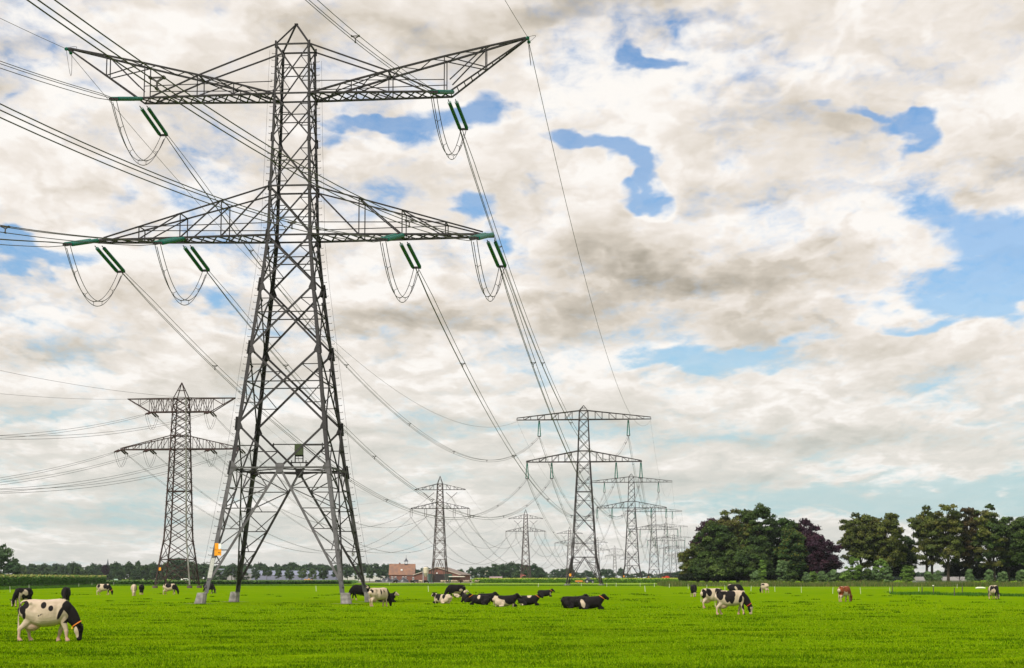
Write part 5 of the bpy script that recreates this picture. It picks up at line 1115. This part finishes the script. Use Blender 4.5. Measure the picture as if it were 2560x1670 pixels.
ftree(38, 1404, 880, 24, 'dark', 'lower dark tree right of the tall one at the left edge', 'trees at the left edge')
ftree(-14, 1395, 880, 30, 'bush', 'dense tree cut by the left edge behind the maize', 'trees at the left edge')
GA = 'trees of the far woodland edge on the left'
k = 0
for px in range(56, 1010, 11):
    top = {0: 1411, 1: 1414, 2: 1409}[k % 3] + r2.uniform(-3, 4); ftree(px + r2.uniform(-4, 4), top, 1900 + r2.uniform(-80, 80), 13 + r2.uniform(-3, 4), 'bush' if k % 2 else 'dark', 'far blue-green tree in the continuous woodland edge left of the farm', GA); k += 1
GB = 'round trees in front of the far woodland on the left'
for px, top, hw, kd in [(64, 1413, 14, 'light'), (95, 1420, 11, 'dark'), (118, 1428, 12, 'dark'), (152, 1426, 14, 'bush'), (180, 1419, 17, 'bush'), (196, 1407, 16, 'dark'), (212, 1422, 15, 'light'), (243, 1423, 16, 'bush'), (260, 1430, 9, 'dark'), (296, 1408, 12, 'dark'), (290, 1428, 14, 'bush'), (305, 1420, 18, 'bush'), (330, 1408, 13, 'dark'), (345, 1425, 16, 'bush'), (370, 1410, 14, 'dark'), (380, 1422, 18, 'bush'), (407, 1425, 14, 'bush'), (390, 1408, 8, 'pop'), (420, 1420, 16, 'dark'), (448, 1393, 30, 'bush'), (470, 1402, 20, 'dark'), (490, 1412, 18, 'bush'), (512, 1416, 16, 'dark'), (535, 1420, 18, 'bush'), (560, 1421, 16, 'bush'), (585, 1415, 15, 'dark'), (610, 1421, 14, 'bush')]:
    ftree(px, top, 1350 + r2.uniform(-60, 60), hw, kd, 'rounded dark green tree standing before the far woodland on the left', GB)
ftree(353, 1397, 1500, 7.5, 'pop', 'dark egg-shaped poplar rising above the far trees on the left', None)
ftree(272, 1411, 1480, 13, 'purple', 'dark purple round tree below the thin church spire', None)
GD = 'row of avenue trees before the long blue-grey shed'
for px, top, hw in [(644, 1421, 12), (672, 1418, 13), (700, 1424, 10), (728, 1421, 13), (759, 1420, 13), (785, 1422, 12), (812, 1419, 14), (844, 1423, 12), (872, 1421, 13), (899, 1424, 11), (927, 1423, 11), (954, 1423, 13), (972, 1422, 10)]:
    ftree(px, top, 1300, hw, 'light' if px % 2 else 'dark', 'round-crowned avenue tree with a short trunk before the long shed', GD)
GE = 'large trees behind the avenue'
for px, top, hw in [(716, 1410, 18), (735, 1405, 20), (752, 1412, 18), (690, 1420, 14)]: ftree(px, top, 1700, hw, 'bush', 'large dark tree rising behind the avenue row', GE)
ftree(816, 1411, 1650, 4, 'pop', 'narrow dark tree top behind the avenue', None)
GH = 'trees between and beyond the farm buildings'
for px, top, hw in [(1052, 1424, 11), (1066, 1420, 12), (1082, 1422, 10), (1094, 1421, 10), (1040, 1425, 8), (1150, 1424, 8), (1158, 1427, 8)]: ftree(px, top, 1500, hw, 'dark', 'dark tree behind the farm roofs', GH)
GW_ = 'trees of the dark wood in the middle distance'
for px, top, hw, kd in [(1180, 1421, 12, 'dark'), (1197, 1417, 14, 'bush'), (1214, 1416, 13, 'dark'), (1228, 1413, 14, 'bush'), (1243, 1411, 15, 'dark'), (1260, 1409, 16, 'bush'), (1280, 1408, 17, 'dark'), (1300, 1409, 15, 'bush'), (1317, 1411, 14, 'purple'), (1334, 1413, 15, 'dark'), (1350, 1418, 13, 'bush'), (1235, 1427, 18, 'light'), (1262, 1426, 18, 'bush'), (1290, 1425, 18, 'light'), (1322, 1428, 16, 'bush'), (1348, 1430, 14, 'bush')]:
    ftree(px, top, 1450 + r2.uniform(-50, 50), hw, kd, 'tree of the dark wood behind the second brown pylon', GW_)
GX = 'trees along the horizon right of the dark wood'
for px, top, hw, kd in [(1370, 1434, 9, 'light'), (1388, 1423, 12, 'bush'), (1404, 1419, 14, 'bush'), (1420, 1421, 13, 'dark'), (1433, 1428, 10, 'bush'), (1450, 1430, 12, 'bush'), (1466, 1427, 12, 'dark'), (1480, 1433, 10, 'bush'), (1508, 1424, 9, 'dark'), (1520, 1422, 10, 'bush'), (1530, 1433, 8, 'dark'), (1550, 1422, 7, 'dark'), (1562, 1434, 12, 'bush'), (1585, 1433, 12, 'bush'), (1604, 1430, 10, 'dark'), (1622, 1434, 12, 'bush'), (1645, 1434, 12, 'bush'), (1665, 1433, 12, 'dark'), (1685, 1431, 13, 'bush'), (1702, 1432, 12, 'dark'), (1718, 1434, 12, 'bush')]:
    ftree(px, top, 1900 + r2.uniform(-100, 100), hw, kd, 'small far tree on the horizon behind the bright maize', GX)
GY = 'far trees glimpsed below the tall row on the right'
for px in range(1700, 2600, 17): ftree(px, 1430 + r2.uniform(-4, 3), 1500, 16, 'bush', 'far dark tree glimpsed under and between the tall trees on the right', GY)

# ================================================================ buildings
BRICK = mat('red_brown_brick', (.20, .085, .062), .9, var=.3, vscale=1.5); TILE = mat('orange_brown_tile', (.24, .125, .075), .85, col2=(.17, .10, .075), vscale=.5)
WHT = mat('white_paint'); GLASS = mat('dark_glass', (.03, .035, .04), .15)
def gable_house(name, px, D, w, d, eave, ridge, wallm, roofm, label, rz=0.0, axis='x', over=.4, cat='building', ext=()):
    x, y = P_(px, D); T = empty(name, (x, y, 0), rz); tag(T, label, cat)
    mb = MB(); a, b = w / 2, d / 2
    if axis == 'x':
        vs = [(-a, -b, 0), (a, -b, 0), (a, b, 0), (-a, b, 0), (-a, -b, eave), (a, -b, eave), (a, b, eave), (-a, b, eave), (-a, 0, ridge), (a, 0, ridge)]
        mb.add(vs, [(0, 1, 5, 4), (2, 3, 7, 6), (1, 2, 6, 9, 5), (3, 0, 4, 8, 7), (3, 2, 1, 0)]); mb.build('wall', wallm, T)
        rf = MB(); sl_ = (ridge - eave) / b
        for s in (-1, 1): rf.add([(-a - over, s * (b + over), eave - sl_ * over), (a + over, s * (b + over), eave - sl_ * over), (a + over, 0, ridge), (-a - over, 0, ridge), (-a - over, s * (b + over), eave - sl_ * over + .2), (a + over, s * (b + over), eave - sl_ * over + .2), (a + over, 0, ridge + .2), (-a - over, 0, ridge + .2)], [(0, 1, 2, 3), (7, 6, 5, 4), (0, 4, 5, 1), (1, 5, 6, 2), (3, 7, 4, 0)])
    else:
        vs = [(-a, -b, 0), (a, -b, 0), (a, b, 0), (-a, b, 0), (-a, -b, eave), (a, -b, eave), (a, b, eave), (-a, b, eave), (0, -b, ridge), (0, b, ridge)]
        mb.add(vs, [(0, 1, 5, 8, 4), (2, 3, 7, 9, 6), (1, 2, 6, 5), (3, 0, 4, 7), (3, 2, 1, 0)]); mb.build('wall', wallm, T)
        rf = MB(); sl_ = (ridge - eave) / a
        for s in (-1, 1): rf.add([(s * (a + over), -b - over, eave - sl_ * over), (s * (a + over), b + over, eave - sl_ * over), (0, b + over, ridge), (0, -b - over, ridge), (s * (a + over), -b - over, eave - sl_ * over + .2), (s * (a + over), b + over, eave - sl_ * over + .2), (0, b + over, ridge + .2), (0, -b - over, ridge + .2)], [(0, 1, 2, 3), (7, 6, 5, 4), (0, 4, 5, 1), (1, 5, 6, 2), (3, 7, 4, 0)])
    r_ = rf.build('roof', roofm, T); return T, r_
def window(T, x, y, z, w, h, frame=WHT, bars=1):
    f = MB(); f.box((x, y, z), (w, .12, h)); o = f.build('window', frame, T)
    g = MB(); k = bars + 1
    for i in range(k): g.box((x - w / 2 + w * (i + .5) / k, y - .065, z), (w / k - .16, .03, h - .24))
    g.build('pane', GLASS, o)
# farmhouse at 1150 m
FH, rf = gable_house('farmhouse', 1008, 1150, 14.8, 12, 4.5, 10.6, BRICK, TILE, 'red brick farmhouse with a big tiled roof and a small belfry')
m_ = MB(); m_.box((-1.6, 0, 10.9), (.9, .8, 1.1)); m_.build('chimney', BRICK, rf)
m_ = MB(); m_.box((-.2, -3.9, 7.2), (1.1, .9, .9)); m_.build('dormer', WHT, rf)
m_ = MB(); m_.box((2.6, -2.6, 6.0), (4.6, .05, .04)); 
def zr(x): return x
for x in (-5.6, -3.7, .7, 2.3): window(FH, x, -6.1, 2.6, 1.1, 1.5)
m_ = MB(); m_.box((0, -6.08, 4.35), (15, .2, .16)); m_.build('gutter', WHT, FH)
cu = empty('belfry', (2.2, 0, 10.5)); cu.parent = rf
m_ = MB()
for a_, b_ in CORN: m_.bar((a_ * .75, b_ * .75, 0), (a_ * .7, b_ * .7, 1.7), .16)
m_.box((0, 0, .15), (1.8, 1.8, .3)); m_.box((0, 0, 1.75), (2.3, 2.3, .12)); m_.tube([(0, 0, 1.8), (0, 0, 2.3), (0, 0, 3.0), (0, 0, 3.9), (0, 0, 5.6)], [1.5, .95, .5, .1, .04], 8); bpy.data.objects.remove(cu)
for i in range(len(m_.v)): v = m_.v[i]; m_.v[i] = (v[0] + 2.2, v[1], v[2] + 10.5)
m_.build('belfry', mat('slate', (.07, .08, .10), .7), rf)
AN, arf = gable_house('annex', 1040, 1146, 9.5, 8, 3.6, 3.9, BRICK, mat('dark_flat_roof', (.10, .08, .075), .9), 'low flat-roofed brick annex at the right end of the farmhouse', over=.1)
window(AN, -1.0, -4.06, 2.1, 1.1, 1.6); window(AN, 2.2, -4.06, 2.1, .8, 1.2)
# barn
BN, brf = gable_house('barn', 1108, 1120, 26.5, 34, 4.3, 8.4, BRICK, mat('brown_corrugated_roof', (.22, .17, .145), .85, var=.3, vscale=.8), 'wide brick barn with green sliding doors and a brown roof', rz=R(-9), axis='y', over=.5)
DGR = mat('dark_green_door', (.012, .055, .038), .6)
for x0, x1 in ((-5.6, -2.6), (4.5, 8.8)):
    m_ = MB(); m_.box(((x0 + x1) / 2, -17.15, 2.4), (x1 - x0, .15, 4.8)); m_.build('door', DGR, BN)
m_ = MB(); m_.box((.95, -17.08, 2.3), (7.1, .1, 4.6)); m_.build('doorway', mat('dark_interior', (.02, .015, .014), .9), BN)
m_ = MB(); m_.box((11.6, -18.2, 3.25), (9.5, 2.4, .5)); m_.build('canopy', mat('pale_canopy', (.62, .58, .50), .7), BN)
m_ = MB()
for s in (-1, 1): m_.bar((s * 13.7, -17.6, 4.2), (0, -17.6, 8.5), .14, .4)
m_.build('bargeboard', mat('pale_timber', (.42, .36, .30), .8), BN)
m_ = MB(); m_.box((0, -17.2, 5.2), (1.0, .1, .5)); m_.build('vent', WHT, BN)
# silo
x, y = P_(1066, 1085); SI = tag(empty('feed_silo', (x, y, 0)), 'cream feed silo with a cone bottom on thin legs, beside the barn', 'silo')
m_ = MB(); m_.tube([(0, 0, 3.0), (0, 0, 5.2), (0, 0, 8.0), (0, 0, 8.5)], [.3, 1.55, 1.55, .5], 16); m_.build('tank', mat('cream_paint', (.62, .56, .42), .6, var=.2, vscale=2), SI, smooth=False)
for a_, b_ in CORN: m_ = MB(); m_.bar((a_ * 1.3, b_ * 1.3, 0), (a_ * 1.15, b_ * 1.15, 6), .16); m_.build('leg', mat('grey_paint', (.30, .31, .33), .6), SI)
m_ = MB(); m_.bar((-1.9, -1.2, 0), (-1.9, -1.2, 8.9), .1); m_.bar((-1.5, -1.2, 0), (-1.5, -1.2, 8.9), .1)
for k in range(18): m_.bar((-1.9, -1.2, .4 + k * .47), (-1.5, -1.2, .4 + k * .47), .06)
m_.build('ladder', mat('grey_paint'), SI)
# covered silage heaps, dark
r3 = np.random.default_rng(3)
for i, (px, w, h, lb) in enumerate([(970, 7.5, 2.6, 'dark tarpaulin heap with tyres at the left front of the farmhouse'), (990, 5.5, 2.3, 'dark tarpaulin heap in the middle before the farmhouse'), (1012, 6.0, 2.4, 'dark tarpaulin heap at the right front of the farmhouse')]):
    x, y = P_(px, 1100); vs = []; fs = []; nu, nv = 18, 10
    for a_ in range(nv):
        for b_ in range(nu): s_, t_ = a_ / (nv - 1), b_ / (nu - 1); X_, Y_ = (t_ - .5) * w, (s_ - .5) * 5; hh = h * max(0, 1 - abs(2 * t_ - 1) ** 3) * max(0, 1 - abs(2 * s_ - 1) ** 2.5) * (1 + .12 * math.sin(X_ * 2 + i)); vs.append((X_, Y_, hh))
    fs = [(a_ * nu + b_, a_ * nu + b_ + 1, (a_ + 1) * nu + b_ + 1, (a_ + 1) * nu + b_) for a_ in range(nv - 1) for b_ in range(nu - 1)]
    m_ = MB(); m_.add(vs, fs); T = m_.build('silage_heap', mat('black_tarpaulin', (.025, .028, .035), .35, bump=.4, bscale=2), None, (x, y, 0)); tag(T, lb, 'silage heap', 'covered heaps in the farm yard')
    ty = MB()
    for k in range(7): ty.tube([(r3.uniform(-w * .35, w * .35), r3.uniform(-1.8, 0), h * .93), ] * 1 + [(0, 0, 0)] * 0, .3, 6) if False else None
# long blue-grey shed and pale greenhouse behind the avenue
SHB = mat('blue_grey_cladding', (.15, .17, .26), .6, var=.1, vscale=.1)
gable_house('long_shed', 752, 1500, 70, 30, 4.6, 8.0, SHB, mat('blue_grey_roof', (.17, .19, .27), .7), 'long low blue-grey shed behind the avenue trees', over=.2)
gable_house('greenhouse', 920, 1480, 36, 24, 4.3, 6.0, mat('pale_greenhouse_wall', (.40, .43, .43), .5), mat('greenhouse_roof', (.22, .26, .27), .5), 'low pale greenhouse behind the avenue trees left of the farmhouse', over=.1)
gable_house('far_house', 610, 1520, 20, 14, 6, 9.5, mat('grey_wall', (.25, .26, .28), .8), mat('grey_roof', (.16, .18, .20), .8), 'large grey-roofed building half hidden behind the trees near the tallest pylon', over=.3)
gable_house('far_house', 570, 1500, 14, 10, 5, 9.5, mat('grey_wall'), mat('slate2', (.12, .14, .17), .8), 'steep slate-roofed house among the far trees left of the tallest pylon', over=.3)
gable_house('red_roof_house', 1318, 1430, 10, 8, 1.6, 5.4, mat('pinkish_wall', (.50, .33, .30), .9), mat('red_tile', (.40, .10, .08), .8), 'small house with a bright red roof at the foot of the brown pylon', over=.3)
gable_house('white_house', 1205, 1420, 12, 8, 2.6, 4.8, mat('off_white_wall', (.55, .52, .50), .8), mat('grey_roof'), 'low white house at the left end of the dark wood', over=.2)
gable_house('white_house', 1240, 1410, 9, 8, 2.4, 3.4, mat('off_white_wall'), mat('mauve_roof', (.28, .20, .22), .8), 'low white outbuilding in front of the dark wood', over=.2)
gable_house('low_shed', 2342, 820, 22, 8, 1.2, 2.7, mat('grey_wall'), mat('pale_shed_roof', (.20, .19, .185), .8), 'long low shed with a pale roof glimpsed between trunks of the tall row', over=.2)
x, y = P_(1218, 1440); T = tag(empty('storage_tank', (x, y, 0)), 'small round pale tank beside the dark wood', 'tank'); m_ = MB(); m_.tube([(0, 0, 0), (0, 0, 7.2), (0, 0, 7.8)], [1.6, 1.6, .7], 16); m_.build('tank', mat('cream_paint'), T)
# church spire far off
x, y = P_(276.5, 2500); T = tag(empty('church', (x, y, 0)), 'thin dark church spire above the far trees on the left', 'church')
m_ = MB(); m_.box((0, 0, 7), (5, 5, 14)); m_.build('tower', BRICK, T); m_ = MB(); m_.tube([(0, 0, 13.9), (0, 0, 16), (0, 0, 27.5)], [3.2, 2.2, .12], 8); m_.build('spire', mat('slate'), T)
m_ = MB(); m_.box((9, 0, 4.5), (14, 8, 9)); m_.build('nave', BRICK, T)
# cylinders of earth: sand heaps
for px, w, h, lb in [(774, 9, 2.0, 'orange-brown heap of earth behind the meadow edge'), (790, 8, 1.3, 'paler lower tail of the earth heap')]:
    x, y = P_(px, 1080); vs = []; nu, nv = 16, 9
    for a_ in range(nv):
        for b_ in range(nu): s_, t_ = a_ / (nv - 1), b_ / (nu - 1); X_, Y_ = (t_ - .5) * w, (s_ - .5) * 5; hh = h * max(0, 1 - abs(2 * t_ - 1) ** 2) * max(0, 1 - abs(2 * s_ - 1) ** 2) * (1 + .2 * math.sin(X_ * 3)); vs.append((X_, Y_, hh))
    m_ = MB(); m_.add(vs, [(a_ * nu + b_, a_ * nu + b_ + 1, (a_ + 1) * nu + b_ + 1, (a_ + 1) * nu + b_) for a_ in range(nv - 1) for b_ in range(nu - 1)])
    tag(m_.build('earth_heap', mat('earth', (.42, .22, .10), .95, var=.4, vscale=1.5), None, (x, y, 0)), lb, 'earth heap', 'heaps of earth')

# ================================================================ vehicles
def wheel(T, c, r, w, name='wheel'):
    m_ = MB(); m_.tube([(c[0], c[1] - w / 2, c[2]), (c[0], c[1] + w / 2, c[2])], r, 18); o = m_.build(name, mat('rubber', (.02, .02, .02), .8), T)
    m_ = MB(); m_.tube([(c[0], c[1] - w / 2 - .02, c[2]), (c[0], c[1] + w / 2 + .02, c[2])], r * .55, 12); m_.build('rim', mat('rim_grey', (.35, .35, .36), .4), o)
def tractor():
    x, y = P_(1469, 850); T = tag(empty('tractor', (x, y, 0), 0), 'dark tractor parked by the maize under the large grey pylon', 'tractor'); BL = mat('dark_blue_paint', (.02, .03, .05), .4)
    m_ = MB(); m_.box((1.25, 0, 1.35), (2.1, .85, .85)); m_.box((2.1, 0, 1.2), (.5, .8, .6)); m_.box((.2, 0, .95), (3.4, .6, .4)); m_.build('bonnet', BL, T)
    m_ = MB()
    for a_ in (-.75, .65):
        for b_ in (-.7, .7): m_.bar((a_, b_, 1.2), (a_ * .85, b_ * .9, 2.65), .1)
    m_.box((-.05, 0, 2.7), (1.7, 1.55, .14)); m_.box((-.05, 0, 1.3), (1.5, 1.4, .5)); cab = m_.build('cab', BL, T)
    m_ = MB(); m_.box((-.05, 0, 2.05), (1.2, 1.2, 1.0)); m_.build('window', mat('cab_glass', (.10, .12, .13), .1), cab)
    for s in (-1, 1): wheel(T, (-.55, s * .95, .85), .85, .5); wheel(T, (1.95, s * .8, .6), .6, .36)
    m_ = MB()
    for s in (-1, 1): m_.tube([(-.55 + 1.0 * math.cos(t), s * .95, .85 + 1.0 * math.sin(t)) for t in np.linspace(.2, 2.9, 8)], .09, 5)
    m_.build('mudguard', BL, T); m_ = MB(); m_.tube([(1.0, .3, 1.7), (1.0, .3, 2.6)], .06, 8); m_.build('exhaust', BL, T)
    x, y = P_(1446, 850); T = tag(empty('trailer', (x, y, 0), 0), 'low orange trailer standing behind the dark tractor', 'trailer')
    m_ = MB(); m_.box((0, 0, 1.0), (3.2, 1.8, .7)); m_.box((0, 0, .62), (3.4, .9, .1)); m_.bar((1.6, 0, .6), (2.9, 0, .5), .12); m_.build('box', mat('orange_paint', (.60, .20, .03), .6), T)
    for s in (-1, 1): wheel(T, (-.3, s * .85, .4), .4, .25)
tractor()
def car(px, D, col, label, van=False, rz=0.0):
    x, y = P_(px, D); T = tag(empty('van' if van else 'parked_car', (x, y, 0), rz), label, 'van' if van else 'car', None)
    h = 2.2 if van else 1.45; Ln = 5.0 if van else 4.3
    prof = [(-Ln / 2, .35), (-Ln / 2, h * .55), (-Ln / 2 + .25, h * .97), (-Ln * .1, h), (Ln * .15, h * .96), (Ln * .32, h * .60), (Ln / 2 - .15, h * .48), (Ln / 2, .40)]
    m_ = MB(); n = len(prof); m_.add([(a, -.85, b) for a, b in prof] + [(a, .85, b) for a, b in prof], [tuple(range(n)), tuple(range(n, 2 * n))[::-1]] + [((i + 1) % n, i, n + i, n + (i + 1) % n) for i in range(n)]); m_.build('body', col, T)
    m_ = MB(); m_.box((0, -.86, h * .74), (Ln * .45, .03, h * .24)); m_.build('window', GLASS, T)
    m_ = MB(); m_.box((0, .86, h * .74), (Ln * .45, .03, h * .24)); m_.build('window', GLASS, T)
    for a in (-1, 1):
        for b in (-1, 1): wheel(T, (a * Ln * .31, b * .78, .33), .33, .22)
car(471, 1010, WHT, 'white van parked behind the right legs of the reddish brown pylon', True)
car(1045, 1075, mat('dark_car_paint', (.02, .022, .03), .3), 'dark car parked between the farmhouse annex and the silo')
car(950, 1090, mat('dark_car_paint'), 'dark car parked left of the tarpaulin heaps')
x, y = P_(1671, 1000); T = tag(empty('farm_machine', (x, y, 1.6)), 'bright red and yellow farm machine standing in the maize, left of the big trees', 'farm machine')
m_ = MB(); m_.box((-1.8, 0, .6), (3.6, 2, 1.6)); m_.box((-1.4, 0, 1.6), (1.6, 1.6, .5)); m_.build('body', mat('red_machine_paint', (.60, .04, .02), .5), T); m_ = MB(); m_.box((2.0, 0, .4), (3.6, 1.9, 1.0)); m_.bar((3.8, 0, .5), (4.6, 0, .2), .3); m_.build('hopper', mat('yellow_machine_paint', (.70, .50, .03), .5), T)
x, y = P_(298, 1100); T = tag(empty('sprayer', (x, y, 0)), 'small pale green machine at the edge of the stubble field', 'farm machine')
m_ = MB(); m_.box((0, 0, 1.3), (2.2, 1.6, 1.2)); m_.box((-1.6, 0, 1.0), (1.4, 1.4, .6)); m_.build('body', mat('pale_green_paint', (.35, .50, .42), .5), T); wheel(T, (.6, -.9, .5), .5, .3); wheel(T, (-1.4, -.9, .5), .5, .3)

# ================================================================ fences
POSTW = mat('white_plastic_post', (.72, .72, .62), .6); WOOD = mat('grey_wood_post', (.10, .085, .07), .95, var=.4, vscale=6)
def efence(pts, h, label, lean=None, r=.022, wire=True):
    T = empty('electric_fence', (pts[0][0], pts[0][1], 0)); tag(T, label, 'fence'); o = Vector(pts[0] + (0,)) if len(pts[0]) == 2 else Vector(pts[0])
    tops = []
    for i, (x, y) in enumerate(pts):
        p = Vector((x, y, 0)) - Vector((pts[0][0], pts[0][1], 0)); dx = ((i * 37) % 7 - 3) * .025; t_ = p + Vector((dx, 0, h)); m_ = MB(); m_.tube([p, t_], r * (y / 250) ** .5, 5); m_.build('post', POSTW, T); tops.append(p + Vector((dx * .9, 0, h * .88)))
    if wire and len(tops) > 1: m_ = MB(); m_.tube(tops, .004, 3); m_.build('wire', mat('white_tape', (.35, .36, .30), .7), T)
    return T
def PG(px, yf): D = EYE * 4800 / (yf - 1446.5); return ((px - 1280) / 4800 * D, D)
efence([PG(1717, 1472.5), PG(1763, 1473), PG(1807.5, 1475), PG(1872, 1477.5), PG(1931.6, 1479), PG(1997, 1481.5), PG(2074.6, 1484), PG(2144, 1484.5), PG(2216.6, 1484), PG(2288, 1483), PG(2383, 1470)], .9, 'white electric fence posts crossing the meadow on the right')
efence([PG(862, 1466), PG(976, 1464), PG(1178, 1464), PG(1345, 1467), PG(1452, 1465), PG(1515, 1466), PG(1538, 1466), PG(1598, 1466), PG(1633, 1467), PG(1670, 1469)], .95, 'row of thin white posts along the far edge of the meadow', wire=False, r=.03)
efence([PG(36.5, 1480.5), PG(83, 1474), PG(206, 1468.5), PG(238, 1466), PG(293, 1464)], .95, 'electric fence with white posts in front of the tall maize')
efence([PG(1073, 1479), PG(1074.5, 1479.2)][:1], .95, 'single white post left of the black grazing cow', wire=False, r=.03)
efence([PG(795, 1478)], .95, 'single white post between the legs of the tallest pylon', wire=False, r=.03)
efence([PG(1610, 1479)], 1.0, 'single white post right of the raised-head cow', wire=False, r=.03)
T = empty('post_fence'); T.location = (*PG(2222, 1483), 0); tag(T, 'weathered wooden posts standing along the weeds at the right', 'fence')
for px, yf, top in [(2222.5, 1482, 1465), (2296, 1485, 1467.5), (2324, 1485.5, 1465), (2376, 1489, 1469), (2395.5, 1483, 1464), (2460.5, 1491, 1469), (2551, 1489, 1466), (2555, 1493, 1472)]:
    x, y = PG(px, yf); p = Vector((x, y, 0)) - Vector(T.location); h = (yf - top) / 4800 * y; m_ = MB(); m_.tube([p, p + Vector((.02, 0, h * .6)), p + Vector((.03 * math.sin(px), 0, h))], [.07, .065, .06], 7); m_.build('post', WOOD, T)
    if px == 2324: m_ = MB(); m_.box(p + Vector((0, 0, h + .06)), (.22, .12, .12)); m_.build('insulator_box', POSTW, T)
x, y = PG(2441, 1475); m_ = MB(); m_.tube([(-.9, 0, .35), (-.5, 0, .42), (.5, 0, .42), (.9, 0, .35)], [.1, .16, .16, .1], 8); tag(m_.build('water_trough', POSTW, None, (x, y, 0)), 'small white trough in the grass left of the far right cow', 'trough')

# ================================================================ air
mb = MB(); mb.box((0, 3400, 32), (5200, 8800, 66)); hz = mb.build('haze', bpy.data.materials.new('haze')); tag(hz, 'thin bluish summer haze over the fields', 'haze', kind='stuff')
hm = hz.data.materials[0]; hm.use_nodes = True; hn = hm.node_tree; hn.nodes.remove(hn.nodes['Principled BSDF'])
pv = hn.nodes.new('ShaderNodeVolumePrincipled'); pv.inputs['Color'].default_value = (.80, .90, 1.0, 1); pv.inputs['Density'].default_value = 3.5e-5; pv.inputs['Anisotropy'].default_value = .3
hn.links.new(pv.outputs[0], hn.nodes['Material Output'].inputs['Volume'])
